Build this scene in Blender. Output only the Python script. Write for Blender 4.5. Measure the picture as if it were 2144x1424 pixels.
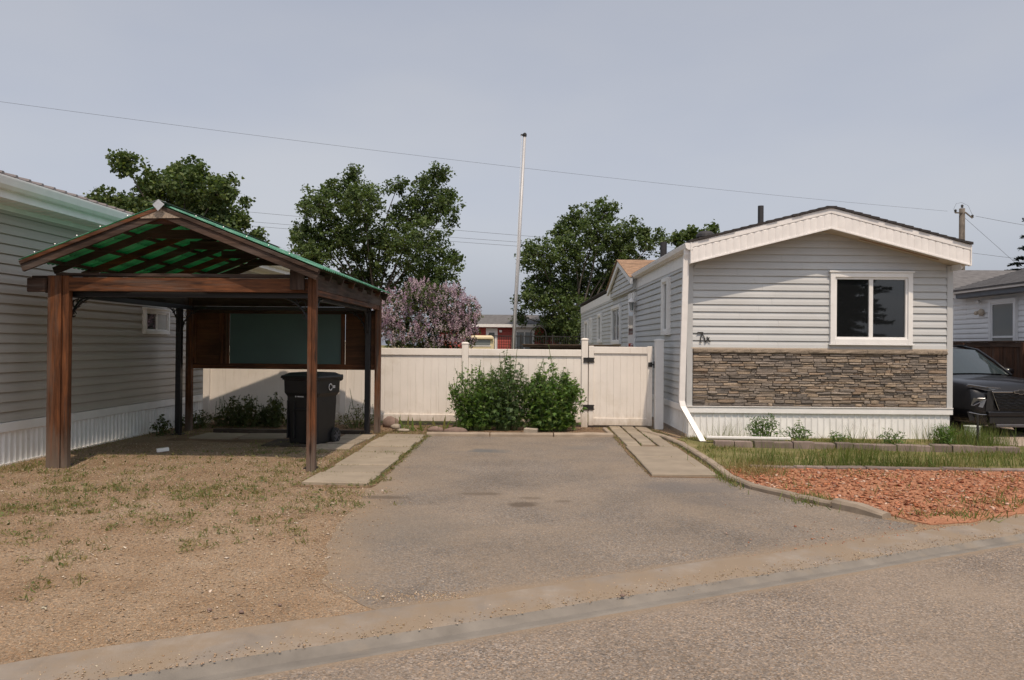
import bpy, bmesh, math, random
import numpy as np
from mathutils import Vector, Matrix

random.seed(7)
RNG = np.random.default_rng(7)
for o in list(bpy.data.objects):
    bpy.data.objects.remove(o)
S = bpy.context.scene
COL = S.collection
R = math.radians

# ------------------------------------------------------------------ camera
cd = bpy.data.cameras.new('camera')
cam = bpy.data.objects.new('camera', cd)
COL.objects.link(cam)
cd.sensor_width = 36.0
cd.lens = 36.0 * 1635.0 / 2144.0
cd.clip_start = 0.05
cd.clip_end = 3000.0
cam.matrix_world = (Matrix.Translation((0, 0, 1.65)) @ Matrix.Rotation(R(1.33), 4, 'Z')
                    @ Matrix.Rotation(R(90.36), 4, 'X') @ Matrix.Rotation(R(0.5), 4, 'Z'))
S.camera = cam

# ------------------------------------------------------------------ sky and sun
SUN_EL, SUN_AZ = 60.5, 14.0      # sun stands behind the camera, a little to its right
world = bpy.data.worlds.new('World')
S.world = world
world.use_nodes = True
wn = world.node_tree
wn.nodes.clear()
sky = wn.nodes.new('ShaderNodeTexSky')
sky.sky_type = 'NISHITA'
sky.sun_disc = False
sky.sun_elevation = R(SUN_EL)
sky.sun_rotation = R(180.0 - SUN_AZ)
sky.altitude = 600
sky.air_density = 1.0
sky.dust_density = 6.0
sky.ozone_density = 2.0
hsv = wn.nodes.new('ShaderNodeHueSaturation')
hsv.inputs['Saturation'].default_value = 0.32
smoke = wn.nodes.new('ShaderNodeMixRGB')           # an even veil of smoke over the whole sky
smoke.inputs['Fac'].default_value = 0.45
smoke.inputs['Color2'].default_value = (3.95, 4.12, 4.7, 1)
wtc = wn.nodes.new('ShaderNodeTexCoord')
wmp = wn.nodes.new('ShaderNodeMapping')
wmp.inputs['Scale'].default_value = (1.2, 1.2, 3.2)
wns = wn.nodes.new('ShaderNodeTexNoise')
wns.inputs['Scale'].default_value = 1.6
wns.inputs['Detail'].default_value = 4.0
wns.inputs['Roughness'].default_value = 0.5
wrp = wn.nodes.new('ShaderNodeMapRange')
wrp.inputs['From Min'].default_value = 0.3
wrp.inputs['From Max'].default_value = 0.7
wrp.inputs['To Min'].default_value = 0.0
wrp.inputs['To Max'].default_value = 1.0
wmul = wn.nodes.new('ShaderNodeMixRGB')
wmul.blend_type = 'MULTIPLY'
wmul.inputs['Fac'].default_value = 1.0
bg = wn.nodes.new('ShaderNodeBackground')
bg.inputs['Strength'].default_value = 0.145
wo = wn.nodes.new('ShaderNodeOutputWorld')
L = wn.links.new
L(sky.outputs[0], hsv.inputs['Color'])
L(hsv.outputs[0], smoke.inputs['Color1'])
L(wtc.outputs['Generated'], wmp.inputs['Vector'])
L(wmp.outputs[0], wns.inputs['Vector'])
L(wns.outputs[0], wrp.inputs['Value'])
L(smoke.outputs[0], wmul.inputs['Color1'])
wtn = wn.nodes.new('ShaderNodeMixRGB')              # thicker and thinner smoke
wtn.inputs['Color1'].default_value = (.90, .93, .99, 1)
wtn.inputs['Color2'].default_value = (1.06, 1.05, 1.03, 1)
L(wrp.outputs[0], wtn.inputs['Fac'])
L(wtn.outputs[0], wmul.inputs['Color2'])
L(wmul.outputs[0], bg.inputs['Color'])
L(bg.outputs[0], wo.inputs['Surface'])

sd = bpy.data.lights.new('sun', 'SUN')
sun = bpy.data.objects.new('sun', sd)
COL.objects.link(sun)
sd.energy = 3.0
sd.angle = R(0.7)
sd.color = (1.0, 0.82, 0.64)
ld = Vector((-math.sin(R(SUN_AZ)) * math.cos(R(SUN_EL)), math.cos(R(SUN_AZ)) * math.cos(R(SUN_EL)), -math.sin(R(SUN_EL))))
sun.rotation_euler = ld.to_track_quat('-Z', 'Y').to_euler()

S.view_settings.view_transform = 'Standard'
S.view_settings.look = 'None'
S.view_settings.gamma = 1.0
S.view_settings.exposure = 0.0
S.view_settings.use_curve_mapping = False
S.render.resolution_x, S.render.resolution_y = 1024, 680
try:
    S.render.engine = 'CYCLES'
except Exception:
    pass

# ------------------------------------------------------------------ helpers
def rotm(axis, deg):
    return Matrix.Rotation(R(deg), 4, axis)

class MB:
    """collects shapes; build() links them as one mesh object"""
    def __init__(s):
        s.v, s.f, s.m, s.sm = [], [], [], []
        s.cur, s.smooth = 0, False
    def add(s, vs, fs, M=None):
        b = len(s.v)
        for p in vs:
            s.v.append(tuple(M @ Vector(p)) if M is not None else tuple(p))
        for f in fs:
            s.f.append([b + i for i in f]); s.m.append(s.cur); s.sm.append(s.smooth)
        return s
    def box(s, x0, y0, z0, x1, y1, z1, M=None):
        vs = [(x0,y0,z0),(x1,y0,z0),(x1,y1,z0),(x0,y1,z0),(x0,y0,z1),(x1,y0,z1),(x1,y1,z1),(x0,y1,z1)]
        return s.add(vs, [(0,3,2,1),(4,5,6,7),(0,1,5,4),(1,2,6,5),(2,3,7,6),(3,0,4,7)], M)
    def bar(s, p, q, w, h, up=(0,0,1)):
        p, q = Vector(p), Vector(q)
        d = (q - p).normalized(); u = Vector(up)
        a = d.cross(u).normalized() * (w / 2); b = a.cross(d).normalized() * (h / 2)
        vs = [p-a-b, p+a-b, p+a+b, p-a+b, q-a-b, q+a-b, q+a+b, q-a+b]
        return s.add(vs, [(0,1,2,3),(7,6,5,4),(0,4,5,1),(1,5,6,2),(2,6,7,3),(3,7,4,0)])
    def prism(s, pts, axis, a, b, M=None):
        """polygon (2D) pulled along an axis; x: (y,z), y: (x,z), z: (x,y)"""
        def P(u, v, t):
            return {'x': (t,u,v), 'y': (u,t,v), 'z': (u,v,t)}[axis]
        n = len(pts)
        vs = [P(u,v,a) for u,v in pts] + [P(u,v,b) for u,v in pts]
        fs = [tuple(range(n)), tuple(range(2*n-1, n-1, -1))]
        fs += [((i+1) % n, i, n+i, n+(i+1) % n) for i in range(n)]
        return s.add(vs, fs, M)
    def tube(s, pts, r, n=8, cap=True):
        pts = [Vector(p) for p in pts]
        rs = r if isinstance(r, (list, tuple)) else [r] * len(pts)
        vs, fs = [], []
        prev = None
        for i, p in enumerate(pts):
            d = (pts[min(i+1, len(pts)-1)] - pts[max(i-1, 0)])
            d = d.normalized() if d.length > 1e-9 else Vector((0,0,1))
            u = prev if prev is not None else (Vector((1,0,0)) if abs(d.x) < .9 else Vector((0,1,0)))
            a = (u - d * u.dot(d)).normalized(); prev = a
            b = d.cross(a)
            for k in range(n):
                t = 2*math.pi*k/n
                vs.append(p + (a*math.cos(t) + b*math.sin(t)) * rs[i])
        for i in range(len(pts)-1):
            for k in range(n):
                fs.append((i*n+k, i*n+(k+1) % n, (i+1)*n+(k+1) % n, (i+1)*n+k))
        if cap:
            fs.append(tuple(range(n-1, -1, -1))); fs.append(tuple(range((len(pts)-1)*n, len(pts)*n)))
        return s.add(vs, fs)
    def lathe(s, prof, n=20, M=None, cap=True):
        vs, fs = [], []
        for r, z in prof:
            for k in range(n):
                t = 2*math.pi*k/n
                vs.append((r*math.cos(t), r*math.sin(t), z))
        for i in range(len(prof)-1):
            for k in range(n):
                fs.append((i*n+k, i*n+(k+1) % n, (i+1)*n+(k+1) % n, (i+1)*n+k))
        if cap:
            fs.append(tuple(range(n-1, -1, -1))); fs.append(tuple(range((len(prof)-1)*n, len(prof)*n)))
        return s.add(vs, fs, M)
    def loft(s, rings, closed=True, caps=True):
        n = len(rings[0]); vs = [p for r in rings for p in r]; fs = []
        for i in range(len(rings)-1):
            for k in range(n if closed else n-1):
                fs.append((i*n+k, i*n+(k+1) % n, (i+1)*n+(k+1) % n, (i+1)*n+k))
        if caps:
            fs.append(tuple(range(n-1, -1, -1))); fs.append(tuple(range((len(rings)-1)*n, len(rings)*n)))
        return s.add(vs, fs)
    def mesh(s, name, mats=None):
        me = bpy.data.meshes.new(name)
        me.from_pydata(s.v, [], s.f)
        for m in (mats if isinstance(mats, (list, tuple)) else [mats]):
            if m is not None:
                me.materials.append(m)
        me.polygons.foreach_set('material_index', s.m)
        me.polygons.foreach_set('use_smooth', s.sm)
        bm = bmesh.new(); bm.from_mesh(me); bmesh.ops.recalc_face_normals(bm, faces=bm.faces)
        bm.to_mesh(me); bm.free()
        me.update()
        return me
    def build(s, name, mats, parent=None, bevel=0, seg=2, loc=None, smooth=False, label=None):
        if smooth:
            s.sm = [True] * len(s.f)
        return link(name, s.mesh(name, mats), parent, loc, bevel, seg, label)

def link(name, me, parent=None, loc=None, bevel=0, seg=2, label=None):
    o = bpy.data.objects.new(name, me)
    COL.objects.link(o)
    if parent is not None:
        o.parent = parent
    if loc is not None:
        o.location = loc
    if bevel:
        md = o.modifiers.new('bevel', 'BEVEL')
        md.width = bevel; md.segments = seg; md.limit_method = 'ANGLE'; md.angle_limit = R(35)
    if label:
        o['label'] = label
    return o

def thing(name, label, cat, loc=(0,0,0), rz=0.0, group=None):
    o = bpy.data.objects.new(name, None)
    o.empty_display_size = 0.2
    COL.objects.link(o)
    o.location = loc; o.rotation_euler = (0, 0, R(rz))
    return tag(o, label, cat, group)

def tag(o, label, cat, group=None):
    o['label'] = label; o['category'] = cat
    if group:
        o['group'] = group
    return o

def kind(o, k, label=None, cat=None):
    o['kind'] = k
    if label: o['label'] = label
    if cat: o['category'] = cat
    return o

def B(name, mat, parent, x0, y0, z0, x1, y1, z1, bevel=0, label=None):
    return MB().box(x0, y0, z0, x1, y1, z1).build(name, mat, parent, bevel=bevel, label=label)

# fast many-piece meshes -------------------------------------------------
def euler_mats(rx, ry, rz):
    cx, sx, cy, sy, cz, sz = np.cos(rx), np.sin(rx), np.cos(ry), np.sin(ry), np.cos(rz), np.sin(rz)
    M = np.empty((len(rz), 3, 3))
    M[:,0,0] = cz*cy; M[:,0,1] = cz*sy*sx - sz*cx; M[:,0,2] = cz*sy*cx + sz*sx
    M[:,1,0] = sz*cy; M[:,1,1] = sz*sy*sx + cz*cx; M[:,1,2] = sz*sy*cx - cz*sx
    M[:,2,0] = -sy;   M[:,2,1] = cy*sx;            M[:,2,2] = cy*cx
    return M

def many(name, V, F, M, T, mat, cols=None, parent=None, smooth=False):
    """one mesh of N copies of a small shape: V (k,3), F list of equal-length faces"""
    V = np.asarray(V, float); F = np.asarray(F, int)
    N, k, fl = len(T), len(V), F.shape[1]
    P = np.einsum('nij,kj->nki', M, V) + np.asarray(T)[:, None, :]
    idx = (F[None] + (np.arange(N) * k)[:, None, None]).reshape(-1)
    me = bpy.data.meshes.new(name)
    me.vertices.add(N*k); me.vertices.foreach_set('co', P.reshape(-1).astype(np.float32))
    nf = N*len(F)
    me.loops.add(nf*fl); me.loops.foreach_set('vertex_index', idx.astype(np.int32))
    me.polygons.add(nf)
    me.polygons.foreach_set('loop_start', (np.arange(nf)*fl).astype(np.int32))
    me.polygons.foreach_set('loop_total', np.full(nf, fl, np.int32))
    if smooth:
        me.polygons.foreach_set('use_smooth', np.ones(nf, bool))
    if cols is not None:
        a = me.color_attributes.new('Col', 'FLOAT_COLOR', 'POINT')
        c = np.ones((N, k, 4), np.float32); c[:, :, :3] = np.asarray(cols)[:, None, :]
        a.data.foreach_set('color', c.reshape(-1))
    me.materials.append(mat)
    me.update(calc_edges=True)
    me.validate()
    return link(name, me, parent)

def pick(palette, n, jitter=.12):
    p = np.asarray(palette, float)
    c = p[RNG.integers(0, len(p), n)]
    return np.clip(c * (1 + RNG.uniform(-jitter, jitter, (n, 1))) * (1 + RNG.uniform(-.04, .04, (n, 3))), 0, 1)

# ------------------------------------------------------------------ materials
def newmat(name):
    m = bpy.data.materials.new(name)
    m.use_nodes = True
    nt = m.node_tree
    return m, nt, nt.nodes['Principled BSDF']

def pos(nt, scale=(1,1,1), rot=(0,0,0)):
    g = nt.nodes.new('ShaderNodeNewGeometry')
    mp = nt.nodes.new('ShaderNodeMapping')
    mp.inputs['Scale'].default_value = scale
    mp.inputs['Rotation'].default_value = rot
    nt.links.new(g.outputs['Position'], mp.inputs['Vector'])
    return mp.outputs[0]

def noise(nt, vec, scale, detail=4, rough=.55, dist=0):
    n = nt.nodes.new('ShaderNodeTexNoise')
    n.inputs['Scale'].default_value = scale; n.inputs['Detail'].default_value = detail
    n.inputs['Roughness'].default_value = rough; n.inputs['Distortion'].default_value = dist
    nt.links.new(vec, n.inputs['Vector'])
    return n.outputs['Fac']

def ramp(nt, fac, stops, interp='LINEAR'):
    r = nt.nodes.new('ShaderNodeValToRGB')
    r.color_ramp.interpolation = interp
    e = r.color_ramp.elements
    while len(e) < len(stops):
        e.new(.5)
    for i, (p, c) in enumerate(stops):
        e[i].position = p
        e[i].color = (c, c, c, 1) if isinstance(c, (int, float)) else (*c, 1)
    nt.links.new(fac, r.inputs[0])
    return r.outputs[0]

def mix(nt, fac, a, b, mode='MIX'):
    n = nt.nodes.new('ShaderNodeMixRGB'); n.blend_type = mode
    for s, x in ((n.inputs[0], fac), (n.inputs[1], a), (n.inputs[2], b)):
        if isinstance(x, (int, float)): s.default_value = x if s.type == 'VALUE' else (x, x, x, 1)
        elif isinstance(x, tuple): s.default_value = (*x, 1)
        else: nt.links.new(x, s)
    return n.outputs[0]

def math_(nt, op, a, b=0.0, clamp=False):
    n = nt.nodes.new('ShaderNodeMath'); n.operation = op; n.use_clamp = clamp
    for s, x in ((n.inputs[0], a), (n.inputs[1], b)):
        if isinstance(x, (int, float)): s.default_value = x
        else: nt.links.new(x, s)
    return n.outputs[0]

def bump(nt, bs, h, strength=.3, dist=.01):
    b = nt.nodes.new('ShaderNodeBump')
    b.inputs['Strength'].default_value = strength; b.inputs['Distance'].default_value = dist
    nt.links.new(h, b.inputs['Height']); nt.links.new(b.outputs[0], bs.inputs['Normal'])

def plain(name, c, rough=.6, var=.08, vs=3.0, metal=0.0, spec=.5, bs=0, bscale=60, dirt=None, dscale=1.5, dlim=(.55,.75), coat=0, rnd=0, splash=None):
    """painted or moulded surface: colour with slight wear, optional dirt patches and relief"""
    m, nt, p = newmat(name)
    v = pos(nt)
    n = noise(nt, v, vs, 5)
    col = mix(nt, 1.0, tuple(c), ramp(nt, n, [(.3, 1-var), (.7, 1+var)]), 'MULTIPLY')
    if dirt:
        d = ramp(nt, noise(nt, v, dscale, 7, .65), [(dlim[0], 0.), (dlim[1], 1.)])
        col = mix(nt, d, col, tuple(dirt))
    if splash:                  # soil splashed up from the ground by rain, with runs below the rail
        sp = nt.nodes.new('ShaderNodeSeparateXYZ'); nt.links.new(v, sp.inputs[0])
        e = math_(nt, 'ADD', sp.outputs[2], math_(nt, 'MULTIPLY', noise(nt, pos(nt, (5,5,2)), 2.2, 6, .7), .5))
        col = mix(nt, ramp(nt, e, [(.28, .75), (.55, 0.)]), col, splash)
        runs = ramp(nt, noise(nt, pos(nt, (16,16,.5)), 1.5, 5, .6), [(.60, 0.), (.78, .35)])
        col = mix(nt, runs, col, splash)
    if rnd:
        oi = nt.nodes.new('ShaderNodeObjectInfo')
        col = mix(nt, 1.0, col, ramp(nt, oi.outputs['Random'], [(0., 1-rnd), (1., 1+rnd)]), 'MULTIPLY')
    nt.links.new(col, p.inputs['Base Color'])
    p.inputs['Roughness'].default_value = rough
    p.inputs['Metallic'].default_value = metal
    p.inputs['Specular IOR Level'].default_value = spec
    if coat: p.inputs['Coat Weight'].default_value = coat
    if bs: bump(nt, p, noise(nt, v, bscale, 4), bs, .004)
    return m

def wood(name, dark, light, axis, rough=.75, grey=None, glim=(.5,.7), scale=1.0, foot=False):
    m, nt, p = newmat(name)
    k = {'x': (.6, 9, 9), 'y': (9, .6, 9), 'z': (9, 9, .6)}[axis]
    v = pos(nt, tuple(a*scale for a in k))
    n1 = noise(nt, v, 2.2, 6, .65, .6)
    n2 = noise(nt, v, 9.0, 4, .6)
    g = mix(nt, .35, n1, n2)
    col = ramp(nt, g, [(.34, dark), (.52, tuple((a+b)/2 for a, b in zip(dark, light))), (.68, light)])
    v2 = pos(nt)
    col = mix(nt, 1.0, col, ramp(nt, noise(nt, v2, 1.7, 3), [(.3, .55), (.7, 1.35)]), 'MULTIPLY')
    col = mix(nt, ramp(nt, noise(nt, pos(nt, tuple(a*.33 for a in k)), 2.6, 6, .7), [(.52, 0.), (.66, .75)]), col, tuple(a*.55 for a in dark))
    if grey:
        col = mix(nt, ramp(nt, noise(nt, pos(nt, tuple(a*.25 for a in k)), 3.0, 6, .7), [(glim[0], 0.), (glim[1], .85)]), col, grey)
    if foot:                    # rain-splashed, bleached foot of a post, and a few dark knots
        sp = nt.nodes.new('ShaderNodeSeparateXYZ'); nt.links.new(v2, sp.inputs[0])
        e = math_(nt, 'ADD', sp.outputs[2], math_(nt, 'MULTIPLY', noise(nt, pos(nt, (14,14,1.2)), 2.0, 5, .7), .9))
        col = mix(nt, ramp(nt, e, [(.45, .85), (1.0, 0.)]), col, (.15,.125,.105))
    vk = nt.nodes.new('ShaderNodeTexVoronoi'); vk.inputs['Scale'].default_value = 1.0
    nt.links.new(pos(nt, {'x': (1.3,6,6), 'y': (6,1.3,6), 'z': (6,6,1.3)}[axis]), vk.inputs['Vector'])
    col = mix(nt, ramp(nt, vk.outputs['Distance'], [(.06, .8), (.16, 0.)]), col, tuple(a*.5 for a in dark))
    crack = ramp(nt, noise(nt, pos(nt, {'x': (.5,30,30), 'y': (30,.5,30), 'z': (30,30,.5)}[axis]), 1.6, 3, .5), [(.66, 0.), (.70, .8)])
    col = mix(nt, crack, col, tuple(a*.35 for a in dark))
    nt.links.new(col, p.inputs['Base Color'])
    p.inputs['Roughness'].default_value = rough
    p.inputs['Specular IOR Level'].default_value = .3
    bump(nt, p, g, .35, .006)
    return m

def vcol(name, rough=.85, trans=0.0, tcol=None, var=0.0, spec=.3, bs=0.0, bscale=80, add=None):
    """colour from each piece's own stored colour"""
    m, nt, p = newmat(name)
    a = nt.nodes.new('ShaderNodeVertexColor'); a.layer_name = 'Col'
    col = a.outputs[0]
    if var:
        col = mix(nt, 1.0, col, ramp(nt, noise(nt, pos(nt), bscale, 5), [(.25, 1-var), (.75, 1+var)]), 'MULTIPLY')
    nt.links.new(col, p.inputs['Base Color'])
    p.inputs['Roughness'].default_value = rough
    p.inputs['Specular IOR Level'].default_value = spec
    if bs: bump(nt, p, noise(nt, pos(nt), bscale, 5), bs, .006)
    if trans:
        t = nt.nodes.new('ShaderNodeBsdfTranslucent')
        c2 = mix(nt, 1.0, col, tcol or (1.5, 1.6, .6), 'MULTIPLY')
        nt.links.new(c2, t.inputs['Color'])
        ms = nt.nodes.new('ShaderNodeMixShader'); ms.inputs[0].default_value = trans
        nt.links.new(p.outputs[0], ms.inputs[1]); nt.links.new(t.outputs[0], ms.inputs[2])
        nt.links.new(ms.outputs[0], nt.nodes['Material Output'].inputs['Surface'])
    return m

M = {}
M['white'] = plain('white_vinyl', (.78,.775,.765), .45, .05, 4, dirt=(.55,.50,.43), dscale=2.2, dlim=(.62,.85))
M['white_metal'] = plain('white_painted_metal', (.77,.745,.725), .4, .06, 6, dirt=(.58,.47,.38), dscale=5, dlim=(.66,.85))
M['fence'] = plain('cream_vinyl', (.79,.74,.68), .42, .05, 2, dirt=(.62,.56,.47), dscale=1.3, dlim=(.56,.85), splash=(.42,.35,.27))
M['siding'] = plain('grey_vinyl_siding', (.495,.508,.512), .5, .07, 1.1, bs=.06, bscale=90, dirt=(.47,.465,.45), dscale=1.2, dlim=(.5,.9))
M['corner'] = plain('pale_grey_trim', (.47,.48,.485), .5, .05, 3)
M['taupe'] = plain('taupe_vinyl_siding', (.40,.375,.34), .5, .06, 1.2, bs=.06, bscale=90)
M['skirt'] = plain('ribbed_skirting', (.80,.80,.79), .5, .08, 3, dirt=(.42,.38,.32), dscale=2.5, dlim=(.6,.85))
M['roof_dark'] = plain('dark_shingle', (.035,.030,.030), .9, .25, 8, bs=.5, bscale=200)
M['roof_grey'] = plain('grey_shingle', (.13,.125,.125), .9, .3, 5, bs=.5, bscale=200)
M['roof_brown'] = plain('brown_shingle', (.30,.19,.12), .9, .3, 5, bs=.5, bscale=200)
M['soffit'] = plain('tan_soffit', (.50,.42,.33), .6, .1, 3)
M['metal_roof'] = plain('grey_metal_roof', (.16,.14,.14), .45, .12, 3)
M['black_metal'] = plain('black_painted_steel', (.012,.012,.014), .42, .2, 8)
M['galv'] = plain('galvanised_steel', (.55,.56,.58), .4, .1, 10, metal=.5)
M['alu'] = plain('aluminium_tube', (.44,.44,.45), .5, .05, 4, metal=.2)
M['iron'] = plain('black_iron', (.018,.017,.016), .6, .2, 10)
M['dark_pipe'] = plain('dark_abs_pipe', (.03,.028,.03), .6, .15, 8)
M['bin'] = plain('black_plastic', (.011,.011,.012), .5, .2, 6, bs=.08, bscale=150)
M['bin_print'] = plain('white_print', (.62,.62,.62), .6, .15, 30)
M['rubber'] = plain('black_rubber', (.012,.012,.012), .85, .2, 10)
M['rim'] = plain('grey_plastic_rim', (.07,.07,.08), .5, .1, 8)
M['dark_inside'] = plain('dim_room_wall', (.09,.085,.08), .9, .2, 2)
M['blind'] = plain('pale_blind', (.50,.50,.49), .7, .06, 10)
M['concrete'] = plain('weathered_concrete', (.29,.235,.18), .9, .2, 4, rnd=.1, bs=.3, bscale=70, dirt=(.24,.19,.14), dscale=3, dlim=(.5,.8))
M['slab'] = plain('concrete_slab', (.285,.238,.18), .9, .14, 3, rnd=.13, bs=.25, bscale=90, dirt=(.27,.22,.165), dscale=1.6, dlim=(.5,.8))
M['red_brick'] = plain('purple_grey_paver', (.215,.165,.145), .9, .25, 5, rnd=.22, bs=.4, bscale=80, dirt=(.15,.13,.11), dscale=6, dlim=(.5,.75))
M['rock'] = plain('tan_rock', (.34,.29,.23), .9, .2, 8, bs=.4, bscale=50)
M['brown_rock'] = plain('brown_rock', (.20,.14,.115), .9, .25, 8, bs=.5, bscale=50)
M['red_wall'] = plain('red_lap_siding', (.36,.055,.040), .6, .1, 2)
M['teal_sheet'] = plain('frosted_teal_sheet', (.045,.10,.095), .35, .12, 1.5)
M['osb'] = plain('osb_board', (.30,.24,.185), .9, .45, 45, bs=.2, bscale=40)
M['ply_dark'] = wood('stained_plywood', (.055,.022,.010), (.13,.055,.022), 'x', .7)
RED_D, RED_L, GREY = (.026,.011,.006), (.215,.078,.028), (.105,.082,.068)
for ax in 'xyz':
    M['wood_'+ax] = wood('red_stained_timber_'+ax, RED_D, RED_L, ax, .7, GREY, (.52,.68), foot=(ax == 'z'))
    M['old_'+ax] = wood('weathered_timber_'+ax, (.028,.017,.012), (.095,.058,.042), ax, .85, (.12,.10,.09), (.5,.72))
M['fencewood'] = wood('brown_fence_board', (.030,.016,.011), (.12,.055,.030), 'z', .85, (.09,.075,.065), (.52,.72))
M['pole_wood'] = wood('grey_power_pole', (.10,.085,.072), (.20,.175,.15), 'z', .9)
M['deck_brown'] = wood('brown_board', (.05,.034,.024), (.12,.085,.06), 'x', .85)
M['timber'] = wood('old_landscape_timber', (.045,.034,.026), (.12,.095,.075), 'x', .9)

def glass(name, tint=(.02,.022,.024), rough=.02, clear=.6, fres=.07):
    """thin pane: mirror-like at grazing angles, the rest lets the dim room through"""
    m, nt, p = newmat(name)
    p.inputs['Base Color'].default_value = (*tint, 1)
    p.inputs['Roughness'].default_value = rough
    p.inputs['IOR'].default_value = 1.52
    t = nt.nodes.new('ShaderNodeBsdfTransparent')
    t.inputs[0].default_value = (.8, .84, .84, 1)
    gl = nt.nodes.new('ShaderNodeBsdfGlossy'); gl.inputs['Roughness'].default_value = rough
    gl.inputs['Color'].default_value = (.95, .95, .95, 1)
    lw_ = nt.nodes.new('ShaderNodeLayerWeight'); lw_.inputs[0].default_value = .5
    f5 = math_(nt, 'POWER', lw_.outputs['Facing'], 4.0)
    fr = math_(nt, 'ADD', math_(nt, 'MULTIPLY', f5, .85), fres)
    a = nt.nodes.new('ShaderNodeMixShader'); a.inputs[0].default_value = clear
    b = nt.nodes.new('ShaderNodeMixShader')
    df = nt.nodes.new('ShaderNodeBsdfDiffuse'); df.inputs[0].default_value = (*tint, 1)
    nt.links.new(df.outputs[0], a.inputs[1]); nt.links.new(t.outputs[0], a.inputs[2])
    nt.links.new(fr, b.inputs[0]); nt.links.new(a.outputs[0], b.inputs[1]); nt.links.new(gl.outputs[0], b.inputs[2])
    nt.links.new(b.outputs[0], nt.nodes['Material Output'].inputs['Surface'])
    return m
M['glass'] = glass('window_glass')
M['dark_glass'] = glass('dark_glass', (.02,.022,.025), .03, .0)
M['pale_glass'] = glass('curtained_glass', (.16,.18,.18), .05, .0)

def panel_green():
    m, nt, p = newmat('green_translucent_roofing')
    n = noise(nt, pos(nt), 2.5, 5)
    col = ramp(nt, n, [(.3, (.18,.48,.36)), (.7, (.26,.56,.44))])
    nt.links.new(col, p.inputs['Base Color'])
    p.inputs['Roughness'].default_value = .38
    p.inputs['Specular IOR Level'].default_value = .6
    t = nt.nodes.new('ShaderNodeBsdfTranslucent'); t.inputs[0].default_value = (.0,.46,.21,1)
    ms = nt.nodes.new('ShaderNodeMixShader'); ms.inputs[0].default_value = .5
    nt.links.new(p.outputs[0], ms.inputs[1]); nt.links.new(t.outputs[0], ms.inputs[2])
    nt.links.new(ms.outputs[0], nt.nodes['Material Output'].inputs['Surface'])
    return m
M['green'] = panel_green()

M['stone'] = vcol('ledge_stone', .9, var=.35, bs=.5, bscale=45)
M['pebble'] = vcol('gravel_stone', .9, var=.2, bscale=200)
M['shale'] = vcol('orange_shale_chip', .9, var=.25, bscale=120)
M['leaf'] = vcol('leaf', .5, .32)
M['leaf_dark'] = vcol('poplar_leaf', .55, .26)
M['petal'] = vcol('lilac_petal', .7, .3, (1.1,1.0,1.1))
M['needle'] = vcol('spruce_needle', .7, .1)
M['grass'] = vcol('grass_blade', .6, .35, (1.4,1.5,.6))
M['bark'] = plain('bark', (.085,.072,.06), .95, .3, 6, bs=.6, bscale=30)
M['stem'] = plain('green_stem', (.10,.14,.04), .7, .2, 10)

def car_paint():
    m, nt, p = newmat('black_car_paint')
    p.inputs['Base Color'].default_value = (.006,.006,.008,1)
    p.inputs['Roughness'].default_value = .35
    p.inputs['Specular IOR Level'].default_value = .25
    p.inputs['Coat Weight'].default_value = .55
    p.inputs['Coat Roughness'].default_value = .04
    return m
M['paint'] = car_paint()
M['chrome'] = plain('chrome', (.34,.34,.35), .2, .03, 5, metal=1)
M['dark_plastic'] = plain('dark_trim_plastic', (.010,.010,.011), .5, .1, 10)
M['lamp_glass'] = plain('headlight_lens', (.10,.10,.105), .08, .2, 20, coat=1)
M['windscreen'] = glass('windscreen', (.03,.042,.046), .03, .0, .08)

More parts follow.
